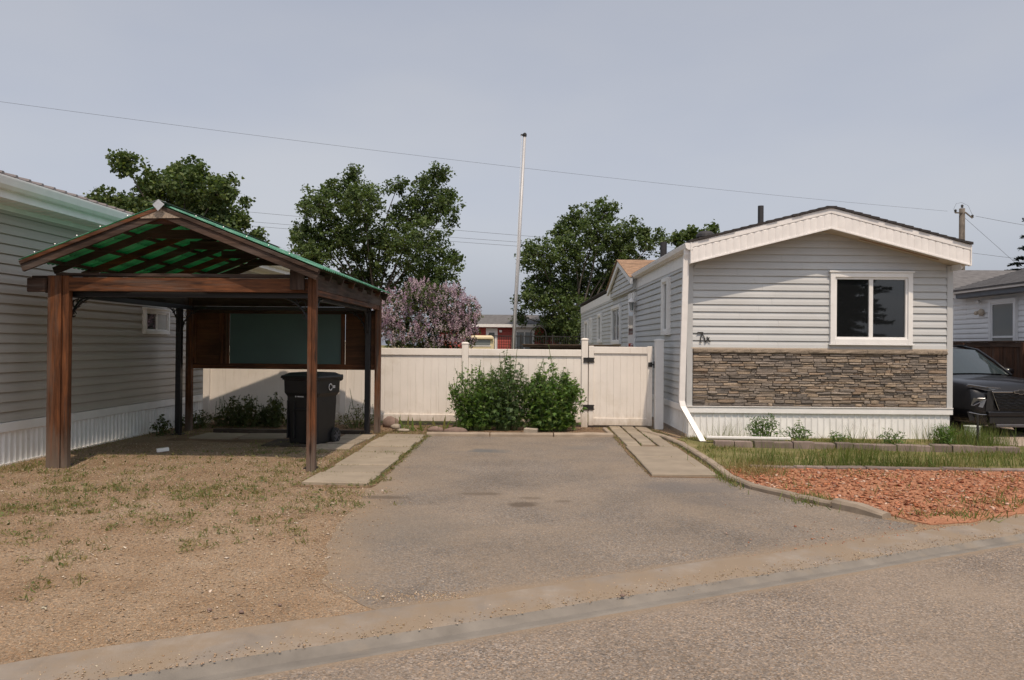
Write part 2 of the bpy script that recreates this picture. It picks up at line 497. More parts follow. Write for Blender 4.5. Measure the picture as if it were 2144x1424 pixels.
# ---- ground materials
dust_fn_col = (.262,.200,.140)
def asphalt(name, base, dust, dust_fn=None, stains=(), agg=(.55,1.5)):
    m, nt, p = newmat(name)
    v = pos(nt)
    vo = nt.nodes.new('ShaderNodeTexVoronoi'); vo.inputs['Scale'].default_value = 95
    nt.links.new(v, vo.inputs['Vector'])
    sep = nt.nodes.new('ShaderNodeSeparateColor'); nt.links.new(vo.outputs['Color'], sep.inputs[0])
    st = ramp(nt, sep.outputs[0], [(0., agg[0]), (.5, .92), (.85, 1.15), (1., agg[1])])
    col = mix(nt, 1.0, base, st, 'MULTIPLY')
    tint = ramp(nt, sep.outputs[1], [(0., (.92,.98,1.06)), (.5, (1,1,1)), (1., (1.14,1.0,.84))])
    col = mix(nt, 1.0, col, tint, 'MULTIPLY')
    col = mix(nt, 1.0, col, ramp(nt, noise(nt, v, 260, 3, .7), [(.25, .72), (.75, 1.28)]), 'MULTIPLY')
    col = mix(nt, 1.0, col, ramp(nt, noise(nt, v, .9, 6, .6), [(.3, .82), (.7, 1.15)]), 'MULTIPLY')
    d = ramp(nt, noise(nt, v, .55, 8, .68, .4), [(.42, 0.), (.72, .75)])
    fine = ramp(nt, noise(nt, v, 55, 5, .7), [(.2, .82), (.8, 1.15)])
    col = mix(nt, d, col, mix(nt, 1.0, dust, fine, 'MULTIPLY'))
    if dust_fn:
        sp = nt.nodes.new('ShaderNodeSeparateXYZ'); nt.links.new(v, sp.inputs[0])
        nn = math_(nt, 'MULTIPLY', math_(nt, 'SUBTRACT', noise(nt, v, 1.6, 7, .7), .5), 2.0)
        n2 = math_(nt, 'MULTIPLY', math_(nt, 'SUBTRACT', noise(nt, v, 14, 4, .7), .5), .7)
        nn = math_(nt, 'ADD', nn, n2)
        for (a, b, c, wdt) in dust_fn:      # loose soil carried in over the edge a*x + b*y + c = 0
            e = math_(nt, 'ADD', math_(nt, 'ADD', math_(nt, 'MULTIPLY', sp.outputs[0], a), math_(nt, 'MULTIPLY', sp.outputs[1], b)), c)
            h = math_(nt, 'ADD', math_(nt, 'DIVIDE', e, wdt), nn)
            col = mix(nt, ramp(nt, h, [(.0, .85), (.9, 0.)]), col, mix(nt, 1.0, dust_fn_col, fine, 'MULTIPLY'))
    for (sx, sy, rx, ry, k, sc) in stains:
        mp = nt.nodes.new('ShaderNodeVectorMath'); mp.operation = 'SUBTRACT'
        nt.links.new(v, mp.inputs[0]); mp.inputs[1].default_value = (sx, sy, 0)
        ms = nt.nodes.new('ShaderNodeVectorMath'); ms.operation = 'MULTIPLY'
        nt.links.new(mp.outputs[0], ms.inputs[0]); ms.inputs[1].default_value = (1/rx, 1/ry, 0)
        ln = nt.nodes.new('ShaderNodeVectorMath'); ln.operation = 'LENGTH'; nt.links.new(ms.outputs[0], ln.inputs[0])
        h = math_(nt, 'ADD', ln.outputs['Value'], math_(nt, 'MULTIPLY', math_(nt, 'SUBTRACT', noise(nt, v, 4.5, 5, .65), .5), 1.6))
        col = mix(nt, ramp(nt, h, [(.55, k), (1.15, 0.)]), col, sc)
    nt.links.new(col, p.inputs['Base Color'])
    p.inputs['Roughness'].default_value = .92
    p.inputs['Specular IOR Level'].default_value = .25
    bump(nt, p, mix(nt, .5, vo.outputs['Distance'], noise(nt, v, 120, 4)), .5, .006)
    return m

def earth(name, stops, big=.8, fine=60, bstr=.5, grain=0):
    m, nt, p = newmat(name)
    v = pos(nt)
    col = ramp(nt, noise(nt, v, big, 8, .62), stops)
    col = mix(nt, 1.0, col, ramp(nt, noise(nt, v, fine, 6, .7), [(.25, .62), (.75, 1.38)]), 'MULTIPLY')
    col = mix(nt, 1.0, col, ramp(nt, noise(nt, v, fine*4, 3, .6), [(.25, .75), (.75, 1.25)]), 'MULTIPLY')
    if grain:
        for sc_, k_ in ((grain, 1.0), (grain*2.3, .7)):
            vo = nt.nodes.new('ShaderNodeTexVoronoi'); vo.inputs['Scale'].default_value = sc_
            nt.links.new(pos(nt, (1,.8,1), (0,0,.4)), vo.inputs['Vector'])
            sep = nt.nodes.new('ShaderNodeSeparateColor'); nt.links.new(vo.outputs['Color'], sep.inputs[0])
            col = mix(nt, k_, col, ramp(nt, sep.outputs[0], [(0., .68), (.3, .9), (.7, 1.05), (.93, 1.15), (1., 1.55)]), 'MULTIPLY')
            col = mix(nt, k_, col, ramp(nt, sep.outputs[1], [(0., (.95,1.0,1.06)), (.5, (1,1,1)), (1., (1.12,.98,.84))]), 'MULTIPLY')
    nt.links.new(col, p.inputs['Base Color'])
    p.inputs['Roughness'].default_value = .97
    p.inputs['Specular IOR Level'].default_value = .15
    bump(nt, p, noise(nt, v, fine, 6, .7), bstr, .02)
    return m

STAIN = (.105,.082,.062)
M['driveway'] = asphalt('old_driveway_asphalt', (.205,.178,.152), (.285,.225,.165), dust_fn=[(.994,.109,.86,.50),(-.46,.89,-4.72,.15)], stains=[
    (-1.55,8.35,.34,.13,.75,STAIN), (-.52,8.63,.26,.10,.6,STAIN), (-.06,8.08,.17,.16,.85,STAIN),
    (.02,8.42,.14,.10,.5,STAIN), (.36,8.27,.12,.08,.5,STAIN), (-.66,12.1,.36,.24,.8,(.12,.125,.125)),
    (.9,12.6,.5,.3,.45,(.15,.14,.13)), (-1.2,6.9,.8,.9,.3,(.16,.145,.125)), (1.9,9.2,.75,.45,.55,(.14,.13,.125)), (2.1,8.4,.6,.4,.35,(.15,.135,.125))])
M['road'] = asphalt('road_asphalt', (.240,.200,.165), (.285,.228,.175), dust_fn=[(.465,-.885,4.10,.10)], agg=(.45,1.7))
M['gravel'] = earth('tan_gravel_soil', [(.3, (.210,.146,.094)), (.45, (.268,.198,.134)), (.58, (.295,.226,.160)), (.72, (.335,.272,.205))], 1.1, 45, grain=110)
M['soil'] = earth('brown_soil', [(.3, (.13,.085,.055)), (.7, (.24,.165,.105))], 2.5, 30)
M['bed'] = earth('red_shale_bed', [(.3, (.33,.15,.085)), (.7, (.42,.21,.125))], 2.5, 40)
M['lawn'] = earth('thin_lawn', [(.3, (.11,.115,.038)), (.5, (.18,.165,.07)), (.7, (.27,.22,.12))], 1.8, 40)
M['gutter'] = plain('smooth_gutter_concrete', (.195,.175,.15), .9, .2, 4, bs=.3, bscale=100, dirt=(.26,.21,.152), dscale=1.8, dlim=(.56,.76))
M['gutter_dust'] = plain('dusty_gutter_concrete', (.265,.225,.185), .93, .24, 3, bs=.4, bscale=100, dirt=(.262,.202,.142), dscale=2.2, dlim=(.38,.56))
M['pad'] = plain('parking_pad_concrete', (.36,.29,.235), .9, .1, 2, bs=.2, bscale=80)

# ------------------------------------------------------------------ ground
def rough_edge(pts, step=.12, amp=.03, skip=()):
    """closed outline with short uneven steps along its edges"""
    out = []
    n = len(pts)
    for i in range(n):
        a, b = Vector(pts[i]), Vector(pts[(i+1) % n])
        out.append((a.x, a.y))
        if i in skip:
            continue
        k = int((b-a).length / step)
        d = (b-a).normalized() if (b-a).length > 0 else Vector((1,0))
        nrm = Vector((-d.y, d.x)); w = 0.0
        for j in range(1, k):
            w = w*.6 + random.uniform(-1, 1)*.4
            q = a + (b-a)*(j/k) + nrm*w*amp*2
            out.append((q.x, q.y))
    return out

def sheet(name, pts, z, mat, parent=None, skirt=True):
    bm = bmesh.new()
    vs = [bm.verts.new((x, y, z)) for x, y in pts]
    f = bm.faces.new(vs)
    if f.normal.z < 0:
        f.normal_flip()
    bmesh.ops.triangulate(bm, faces=[f])
    bm.normal_update()
    for f in bm.faces:
        if f.normal.z < 0: f.normal_flip()
    if skirt:                                   # the sheet's edge goes down into the ground
        low = [bm.verts.new((x, y, z-.02)) for x, y in pts]
        for i in range(len(pts)):
            j = (i+1) % len(pts)
            bm.faces.new((vs[i], vs[j], low[j], low[i]))
        bmesh.ops.recalc_face_normals(bm, faces=bm.faces)
        if sum(f.normal.z for f in bm.faces) < 0:
            bmesh.ops.reverse_faces(bm, faces=bm.faces)
    me = bpy.data.meshes.new(name); bm.to_mesh(me); bm.free()
    me.materials.append(mat)
    return link(name, me, parent)

yl = lambda x: 4.66 + .525*x       # road edge of the gutter
yd = lambda x: 4.85 + .515*x       # crease of the gutter
yu = lambda x: 5.23 + .515*x       # yard edge of the gutter

kind(sheet('ground', [(-900,-900),(900,-900),(900,900),(-900,900)], -.12, M['lawn']), 'structure', 'grassy ground reaching away to the horizon')
XA, XB = -40., 26.
kind(sheet('road', [(XA,yl(XA)),(XB,yl(XB)),(XB,-30),(XA,-60)], -.030, M['road']), 'structure', 'worn brown-grey asphalt road in the foreground')
mb = MB()
xs = np.linspace(XA, XB, 300)
wob = [random.uniform(-.012,.012) for _ in xs]
rows = []
for i, x in enumerate(xs):
    w = wob[i]
    rows.append([(x, yl(x)-.05, -.034), (x, yl(x)+w*.6, -.026), (x, (yl(x)+yd(x))/2, -.034), (x, yd(x)+w, -.004)])
for i in range(len(rows)-1):
    for k in range(3):
        mb.add([rows[i][k], rows[i+1][k], rows[i+1][k+1], rows[i][k+1]], [(0,1,2,3)])
gut = mb.build('gutter', M['gutter'], smooth=True)
kind(gut, 'structure', 'smooth grey concrete gutter strip along the road edge')
mb = MB()
for i in range(len(xs)-1):
    x, x2 = xs[i], xs[i+1]
    u, u2 = yu(x)+.05+wob[i]*3, yu(x2)+.05+wob[i+1]*3
    mb.add([(x, yd(x)+wob[i], -.004), (x2, yd(x2)+wob[i+1], -.004), (x2, u2, .011), (x, u, .011), (x2, u2+.05, -.002), (x, u+.05, -.002)], [(0,1,2,3),(3,2,4,5)])
mb.build('gutter_apron', M['gutter_dust'], gut, smooth=True)
yard = sheet('yard', [(XA,yu(XA)),(XB,yu(XB)),(XB,70),(XA,70)], 0.0, M['gravel'])
kind(yard, 'structure', 'tan gravel and dirt yard around the homes')
drive = sheet('driveway', rough_edge([(-1.84,13.96),(-1.84,8.9),(-1.74,7.25),(-1.6,6.2),(-1.42,5.35),(-.9,4.80),(.31,5.40),(1.64,6.08),(3.31,6.94),(3.62,7.36),(3.42,7.62),(2.68,8.85),(2.46,9.4),(2.42,9.95),(1.56,9.95),(1.53,14.1)], .1, .035, skip=(0,11,12,13,14,15)), .003, M['driveway'])
kind(drive, 'structure', 'patchy old asphalt driveway between the carport and the grey home')
kind(sheet('planting_bed', rough_edge([(-6.7,14.3),(-3.0,14.35),(-1.9,14.0),(1.5,14.16),(1.5,15.95),(-6.7,15.95)], .15, .03), .012, M['soil']), 'structure', 'strip of bare brown soil along the pale fence')
kind(sheet('lawn_strip', rough_edge([(2.62,13.95),(2.66,10.62),(3.2,10.72),(12,10.6),(26,19),(26,21),(12.5,12.9),(8.3,13.4),(7.7,15.6),(7.55,14.3),(3,14.3)], .2, .06), .008, M['lawn']), 'structure', 'thin patchy grass in front of the grey home')
kind(sheet('shale_bed', rough_edge([(2.6,10.55),(2.62,9.55),(2.9,8.98),(3.55,7.82),(3.75,7.4),(4.2,7.52),(5.2,8.1),(6.8,8.95),(12,11.7),(12,10.62),(3.2,10.72)], .12, .04), .010, M['bed']), 'structure', 'bed of orange-red shale chips beside the driveway')
kind(sheet('parking_pad', [(7.95,13.95),(8.3,13.45),(12.5,12.95),(10.9,14),(10.85,30),(8.0,30)], .012, M['pad']), 'structure', 'pinkish concrete pad under the black car')
kind(sheet('back_yard_grass', [(-6.4,16.2),(2.2,16.2),(2.0,37),(-6,37)], .01, M['lawn']), 'structure', 'grass behind the pale fence')

def slab_mesh(w, d, h, name, mat, chip=.012):
    mb = MB()
    c = .012
    j = lambda: random.uniform(-chip, chip)
    lo = [(-w/2+j(), -d/2+j(), 0), (w/2+j(), -d/2+j(), 0), (w/2+j(), d/2+j(), 0), (-w/2+j(), d/2+j(), 0)]
    md = [(x, y, h-c*.7) for x, y, z in lo]
    hi = [(x*(1-2*c/w), y*(1-2*c/d), h+random.uniform(-.002,.002)) for x, y, z in lo]
    mb.loft([lo, md, hi])
    return mb.mesh(name, mat)

# slab walk left of the driveway
walk = sheet('slab_walk', rough_edge([(-2.72,8.88),(-1.80,8.88),(-1.80,14.0),(-2.72,14.0)], .15, .03), .009, M['soil'])
kind(walk, 'structure', 'row of concrete slabs between the carport post and the driveway')
ys = [8.98, 9.70, 10.30, 11.02, 11.62, 12.22, 12.84, 13.42, 13.95]
for i in range(len(ys)-1):
    d = ys[i+1]-ys[i]-.025
    w = .76 if i == 0 else random.uniform(.70, .77)
    o = link('slab', slab_mesh(w, d, random.uniform(.03,.042), 'slab', M['slab']), walk, (-2.225+random.uniform(-.02,.02)+(-.01 if i == 0 else 0), (ys[i]+ys[i+1])/2, .006))
    o.rotation_euler = (R(random.uniform(-.5,.5)), R(random.uniform(-.5,.5)), R(random.uniform(-1.2,1.2)))
# slabs in the shade under the carport
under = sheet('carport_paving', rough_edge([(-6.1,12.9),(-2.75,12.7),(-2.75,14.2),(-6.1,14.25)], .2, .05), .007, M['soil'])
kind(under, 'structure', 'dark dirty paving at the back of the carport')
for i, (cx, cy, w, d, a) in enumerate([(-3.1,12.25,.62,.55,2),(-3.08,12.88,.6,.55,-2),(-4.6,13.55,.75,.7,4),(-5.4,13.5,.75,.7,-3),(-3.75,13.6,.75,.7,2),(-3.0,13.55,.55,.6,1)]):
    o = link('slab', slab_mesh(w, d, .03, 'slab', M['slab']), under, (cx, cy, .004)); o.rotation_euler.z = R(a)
# walk to the gate
gw = sheet('gate_walk', rough_edge([(1.53,9.86),(2.40,9.86),(2.44,12.6),(2.30,15.0),(2.4,17),(1.45,17),(1.50,14.2)], .15, .02), .009, M['soil'])
kind(gw, 'structure', 'narrow paved walk leading to the gate')
for y0, y1 in ((9.90,11.42),(11.44,12.62)):
    link('slab', slab_mesh(.82, y1-y0-.015, .034, 'slab', M['slab']), gw, (1.965, (y0+y1)/2, .006))
for cx in range(3):
    y = 12.66 + (0, .22, .1)[cx]
    yb = y
    if cx != 1:
        y = 12.66
    while y < 16.6:
        d = random.choice((.42,.6,.6,.75))
        o = link('paver', slab_mesh(.226, d-.03, random.uniform(.028,.036), 'paver', M['slab'], .006), gw, (1.70+cx*.262, y+d/2, .005))
        o.rotation_euler.z = R(random.uniform(-1,1)); y += d

# kerbs -------------------------------------------------------------------
def kerb_piece(name, p, q, w, h, parent, mat, taper=0.0):
    """worn concrete kerb length, rounded on top"""
    p, q = Vector((*p, 0)), Vector((*q, 0))
    d = (q-p); Ln = d.length; d.normalize(); n = Vector((-d.y, d.x, 0))
    mb = MB(); rings = []
    k = max(4, int(Ln/.18))
    for i in range(k+1):
        t = i/k
        hh = h*(1-taper*max(0, (t-.55)/.45)) + random.uniform(-.006,.006)
        c = p + d*Ln*t + n*random.uniform(-.006,.006)
        prof = [(-w/2,-.03),(-w/2,hh*.62),(-w*.36,hh*.93),(-w*.12,hh),(w*.18,hh),(w*.4,hh*.9),(w/2,hh*.55),(w/2,-.03)]
        rings.append([c+n*u*(1+random.uniform(-.03,.03))+Vector((0,0,z)) for u, z in prof])
    mb.loft(rings)
    return mb.build(name, mat, parent, smooth=False)
kerbs = thing('kerb', 'worn concrete kerb curving along the red shale bed', 'kerb', (0,0,0))
del kerbs['category']; kerbs['kind'] = 'structure'
line = [(2.16,14.95),(2.42,14.05),(2.52,13.1),(2.545,11.9),(2.54,10.7),(2.49,9.75),(2.62,9.12),(2.92,8.55),(3.15,8.17)]
for a, b in zip(line[:-1], line[1:]):
    kerb_piece('kerb_stone', a, b, .11, .062, kerbs, M['concrete'])
kerb_piece('kerb_stone', (3.17,8.13), (3.47,7.66), .145, .098, kerbs, M['concrete'], .5)
endk = thing('kerb', 'low concrete kerb closing the back end of the driveway', 'kerb', (0,0,0))
del endk['category']; endk['kind'] = 'structure'
for a, b in (((-1.84,14.02),(-.72,14.05)), ((-.70,14.05),(.42,14.1)), ((.44,14.1),(1.50,14.2))):
    kerb_piece('kerb_stone', a, b, .14, .075, endk, M['concrete'])
kerb_piece('kerb_stone', (1.50,14.18), (1.47,15.3), .09, .05, endk, M['concrete'])

# brick edging rows ----------------------------------------------------------
def edging(label, pts, lens, w, h, mat, name='brick_edging', part='brick', jit=.012):
    t = thing(name, label, 'edging', (0,0,0))
    a, b = Vector(pts[0]), Vector(pts[1]); d = (b-a).normalized(); ang = math.atan2(d.y, d.x)
    s = 0.0; Ln = (b-a).length
    while s < Ln:
        l = random.uniform(*lens)
        c = a + d*(s+l/2)
        o = link(part, slab_mesh(l-.012, w, h*random.uniform(.88,1.06), part, mat, .006), t, (c.x+random.uniform(-jit,jit), c.y+random.uniform(-jit,jit), -.01))
        o.rotation_euler = (R(random.uniform(-2,2)), R(random.uniform(-1,1)), ang+R(random.uniform(-2.5,2.5)))
        s += l
    return t
edging('low row of purplish grey pavers edging the weed bed under the stone wall', [(3.05,12.98),(7.42,12.52)], (.24,.36), .17, .125, M['red_brick'])
edging('sunken row of reddish pavers between the grass and the shale chips', [(3.0,10.72),(8.6,10.66)], (.38,.62), .13, .055, M['red_brick'])

# ------------------------------------------------------------------ siding helpers
LAP = .1305
def lap_mesh(x0, x1, cut0=0.0, cut1=0.0, h=LAP, name='siding_board', mat=None):
    """one vinyl course along x, face towards -y; cut = how far the top corners are taken in"""
    pr = [(0,.003), (-.025,.0), (-.028,.005), (-.026,.012), (-.020,h*.46), (-.017,h*.54), (-.003,h-.006), (0,h-.001)]
    mb = MB()
    A = [(x0 + cut0*z/h, y, z) for y, z in pr]
    C = [(x1 - cut1*z/h, y, z) for y, z in pr]
    mb.loft([A, C])
    return mb.mesh(name, mat)

def window_unit(parent, name, x0, x1, z0, z1, y=0.0, trim=.075, mull=(.5,), glassmat=None, sill=True, depth=.06, label=None, framemat=None):
    """framed window facing -y, built on the plane y: frame > panes"""
    fm = framemat or M['white']
    mb = MB()
    def fr(X0, X1, Z0, Z1, w, ya, yb):
        mb.box(X0, ya, Z0, X0+w, yb, Z1); mb.box(X1-w, ya, Z0, X1, yb, Z1)
        mb.box(X0+w, ya+.001, Z1-w, X1-w, yb, Z1); mb.box(X0+w, ya+.001, Z0, X1-w, yb, Z0+w)
    fr(x0, x1, z0, z1, trim, y-depth, y+.02)
    fr(x0+trim*.9, x1-trim*.9, z0+trim*.9, z1-trim*.9, trim*.55, y-depth*.62, y+.02)
    win = mb.build(name, fm, parent, bevel=.004, label=label)
    a, b = x0+trim*1.4, x1-trim*1.4
    c, d = z0+trim*1.4, z1-trim*1.4
    cuts = [a] + [a+(b-a)*t for t in mull] + [b]
    for t in cuts[1:-1]:
        B('mullion', fm, win, t-trim*.42, y-depth*.55, c, t+trim*.42, y+.01, d, .003)
    for i in range(len(cuts)-1):
        B('pane', glassmat or M['glass'], win, cuts[i]+.002, y-.012, c+.002, cuts[i+1]-.002, y-.006, d-.002)
    return win

# ------------------------------------------------------------------ grey home
HW, HL = 4.76, 21.7
home = thing('mobile_home', 'long grey single-wide home with stone-faced front and white gable', 'house', (2.87,14.25,0), 1.4)
RZ = lambda x: 4.15 - .256*abs(x-2.41)         # roof top at the front
under_ = lambda x: RZ(x) - .375
# shell: walls with the front window opening
mb = MB()
wx0, wx1, wz0, wz1 = 2.62, 4.00, 1.80, 2.94
T = .10
def gable_wall(mb, y0, y1):
    mb.prism([(0,.45),(wx0,.45),(wx0,under_(wx0)),(2.41,under_(2.41)),(0,under_(0))], 'y', y0, y1)
    mb.prism([(wx1,.45),(HW,.45),(HW,under_(HW)),(wx1,under_(wx1))], 'y', y0, y1)
    mb.prism([(wx0,.45),(wx1,.45),(wx1,wz0),(wx0,wz0)], 'y', y0, y1)
    mb.prism([(wx0,wz1),(wx1,wz1),(wx1,under_(wx1)),(wx0,under_(wx0))], 'y', y0, y1)
gable_wall(mb, 0, T)
front = mb.build('front_wall', M['siding'], home)
mb = MB().box(0, T, .45, T, HL, 3.13)
side = mb.build('side_wall', M['siding'], home)
MB().box(HW-T, T, .45, HW, HL, 3.10).build('side_wall', M['siding'], home)
MB().box(T, HL-T, .45, HW-T, HL, 3.10).build('rear_wall', M['siding'], home)
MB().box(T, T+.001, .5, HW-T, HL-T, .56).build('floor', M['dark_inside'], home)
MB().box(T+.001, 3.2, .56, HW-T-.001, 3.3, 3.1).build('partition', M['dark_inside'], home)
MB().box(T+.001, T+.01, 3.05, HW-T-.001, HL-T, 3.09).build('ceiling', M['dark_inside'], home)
# front courses
z = 1.635
while z < 3.78:
    zt = z + LAP
    def lim(side, zz):
        d = max(0.0, (zz - (4.15-.385)) / -.256)
        return d
    # half-width of the gable under the soffit at this height
    hb = (3.775 - z) / .256
    ht = max(0.02, (3.775 - zt) / .256)
    xl0, xr0 = max(.075, 2.41-hb), min(HW-.075, 2.41+hb)
    c0 = max(0.0, (2.41-ht) - xl0) if (2.41-ht) > xl0 else 0.0
    c1 = max(0.0, xr0 - (2.41+ht)) if (2.41+ht) < xr0 else 0.0
    if xr0 - xl0 < .12: break
    segs = [(xl0, xr0, c0, c1)]
    if zt > 1.73 and z < 2.98:
        segs = [(xl0, 2.555, c0, 0), (4.045, xr0, 0, c1)]
    for a, b, ca, cb in segs:
        # butt joint somewhere along long runs
        cuts = [a, b]
        if b-a > 2.0:
            cuts = [a, a + (b-a)*random.uniform(.3,.7), b]
        for i in range(len(cuts)-1):
            me = lap_mesh(cuts[i], cuts[i+1]-(.002 if i < len(cuts)-2 else 0), ca if i == 0 else 0, cb if i == len(cuts)-2 else 0, mat=M['siding'])
            o = link('siding_board', me, front, (0, random.uniform(-.0015,.0015), z))
    z = zt
# side courses (face -x): rotate the course so that it runs along y
z = .585
me = lap_mesh(-HL+.08, -.08, mat=M['siding'])
while z < 3.10:
    h = min(LAP, 3.13-z)
    o = link('siding_board', me, side, (0, 0, z)); o.rotation_euler.z = R(-90)
    z += LAP
# corner posts
for x0, x1 in ((-.032,.075),(HW-.075,HW+.032)):
    B('corner_trim', M['corner'], home, x0, -.034, .578, x1, .03, under_(.0)-.004, .004)
B('corner_trim', M['corner'], home, -.033, .032, .578, .02, .10, 3.12, .003)

# stone veneer --------------------------------------------------------------
ven = B('stone_veneer', plain('dark_mortar', (.045,.038,.032), .95, .2, 20), home, .078, -.022, .575, HW-.078, .0, 1.60)
PAL = [(.34,.265,.19),(.30,.235,.175),(.27,.215,.165),(.225,.185,.15),(.24,.205,.175),(.175,.15,.13),(.13,.115,.105),(.36,.27,.18),(.20,.17,.145),(.28,.19,.12),(.10,.09,.085)]
stones = []
z = .582
while z < 1.525:
    h = random.uniform(.036, .060)
    if z + h > 1.525: h = 1.529 - z
    if h < .02: break
    x = .08
    tone = random.uniform(.85, 1.1)
    while x < HW-.085:
        l = random.choice((.10,.14,.18,.20,.22,.26,.30,.36)) * random.uniform(.85,1.15)
        if x + l > HW-.16: l = HW-.081 - x
        # now and then two thin stones stand in for one
        if random.random() < .14 and h > .05:
            k = random.uniform(.4,.6)
            stones.append((x, l, z, h*k, tone)); stones.append((x, l*.999, z+h*k, h*(1-k), tone))
        else:
            stones.append((x, l, z, h, tone))
        x += l
    z += h
def stone_geo(l, h):
    g = .004
    dp = random.uniform(.012,.046)
    j = lambda a: random.uniform(-a, a)
    q = [(g+j(.003), g+j(.003)), (l*.5, g*.6+j(.005)), (l-g+j(.003), g+j(.003)), (l-g+j(.003), h-g+j(.003)), (l*.5+j(.02), h-g*.6+j(.005)), (g+j(.003), h-g+j(.003))]
    ins = min(.012, h*.22)
    cx, cz = l/2, h/2
    def inset(p, k):
        x, zz = p
        return (x + (k if x < cx else -k if x > cx+.001 else 0), zz + (k*.75 if zz < cz else -k*.75))
    r0 = [(x, 0, zz) for x, zz in q]
    r1 = [(x, -dp*.72, zz) for x, zz in q]
    r2 = [(inset(p, ins)[0], -dp + j(.006), inset(p, ins)[1]) for p in q]
    return r0, r1, r2
order = sorted(range(len(stones)), key=lambda i: -stones[i][1]*stones[i][3])
big = set(order[:300])
rest = MB(); restc = []
def setcol(me, c):
    a = me.color_attributes.new('Col', 'FLOAT_COLOR', 'POINT')
    for i in range(len(me.vertices)):
        a.data[i].color = (*(c[i] if isinstance(c, list) else c), 1)
for i, (x, l, z, h, tone) in enumerate(stones):
    r0, r1, r2 = stone_geo(l, h)
    kk = tone*random.uniform(.78,1.15)*.95; c = tuple((v*.55+m_*.45)*kk*1.08 for v, m_ in zip(random.choice(PAL), (.26,.222,.19)))
    if i in big:
        me = MB().loft([r0, r1, r2]).mesh('stone', M['stone']); setcol(me, c)
        link('stone', me, ven, (x, -.02, z))
    else:
        rest.loft([[(px+x, py-.02, pz+z) for px, py, pz in r] for r in (r0, r1, r2)]); restc += [c]*18
o = rest.build('small_stones', M['stone'], ven); setcol(o.data, restc); o['kind'] = 'stuff'
# ledge course on top
x = .08
while x < HW-.1:
    l = random.uniform(.95,1.1)
    if x + l > HW-.4: l = HW-.08-x
    mb = MB(); rings = []
    k = 10
    for i in range(k+1):
        u = x + .003 + (l-.006)*i/k
        rings.append([(u,-.015,1.532),(u,-.065+random.uniform(-.004,.004),1.536),(u,-.078+random.uniform(-.006,.006),1.56+random.uniform(-.006,.006)),(u,-.07+random.uniform(-.005,.005),1.595),(u,-.05,1.608),(u,-.015,1.612)])
    mb.loft(rings); me = mb.mesh('ledge_stone', M['stone'])
    setcol(me, [tuple(v*kq for v in (.27,.22,.17)) for kq in [random.uniform(.55,1.1) for _ in me.vertices]])
    link('ledge_stone', me, ven); x += l
B('flashing', M['soffit'], home, .05, -.036, 1.612, HW-.05, .0, 1.634, .003)

# skirting -------------------------------------------------------------------
band = MB().box(-.04,-.05,.452,HW+.03,.0,.562).build('band_board', M['white'], home, bevel=.004)
mb = MB().box(-.048,-.066,.562,HW+.03,.0,.576); mb.build('drip_edge', M['white_metal'], home, bevel=.002)
B('band_board', M['white'], home, -.05, .002, .452, .0, HL, .574, .004)
sk = B('skirting', M['skirt'], home, .0, .004, .0, HW, .03, .45)
def skirt_mesh(w, h):
    # rib, flat pan, rib
    mb = MB()
    pr = [(0,0),(.0,-.016),(.010,-.022),(.018,-.016),(.022,-.004),(w-.014,-.004),(w-.006,-.010),(w-.001,-.012),(w-.001,0)]
    lo = [(x,y,0) for x,y in pr]; hi = [(x,y,h) for x,y in pr]
    return mb.loft([lo, hi]).mesh('skirting_panel', M['skirt'])
sm = skirt_mesh(.1115, .452)
n = int((HW-.02)/.112)
for i in range(n):
    link('skirting_panel', sm, sk, (.005+i*.112, .002, .002))
sks = B('skirting', M['skirt'], home, .004, .0301, .0, .03, HL, .45)
for i in range(60):
    o = link('skirting_panel', sm, sks, (.002, .145+i*.112, .002)); o.rotation_euler.z = R(-90)
B('base_rail', M['concrete'], home, -.03, .06, -.02, .0, 8, .06, .004)

# front window -----------------------------------------------------------------
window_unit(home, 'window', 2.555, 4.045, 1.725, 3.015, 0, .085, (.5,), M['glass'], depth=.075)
B('window_head', M['white'], home, 2.53, -.095, 3.015, 4.07, 0, 3.045, .004)
B('window_sill', M['white'], home, 2.53, -.085, 1.70, 4.07, 0, 1.723, .004)
# house number: strokes of dark iron
mb = MB()
def strokes(mb, lines, ox, oz, s, y, r):
    for ln in lines:
        mb.tube([(ox+u*s, y, oz+v*s) for u, v in ln], r, 6)
strokes(mb, [[(.0,.80),(.03,.93),(.5,.93)], [(.5,.93),(.33,.66),(.29,.36),(.29,.12)], [(.2,.07),(.38,.07)], [(.42,.80),(.56,.6),(.66,.35),(.69,.02)],
             [(.72,.08),(1.06,.50)], [(.84,.56),(.98,.30),(1.12,.06)], [(1.0,.16),(1.16,.12)]], .155, 1.715, .205, -.042, .0095)
mb.build('house_number', M['iron'], home)

# roof ---------------------------------------------------------------------------
OH = .42
rb = MB()
xl, xr = -.05, HW+.11
rb.prism([(xl,RZ(xl)-.075),(2.41,RZ(2.41)-.075),(xr,RZ(xr)-.075),(xr,RZ(xr)-.03),(2.41,RZ(2.41)-.03),(xl,RZ(xl)-.03)], 'y', -OH+.02, HL+.1)
roof = rb.build('roof', M['roof_dark'], home)
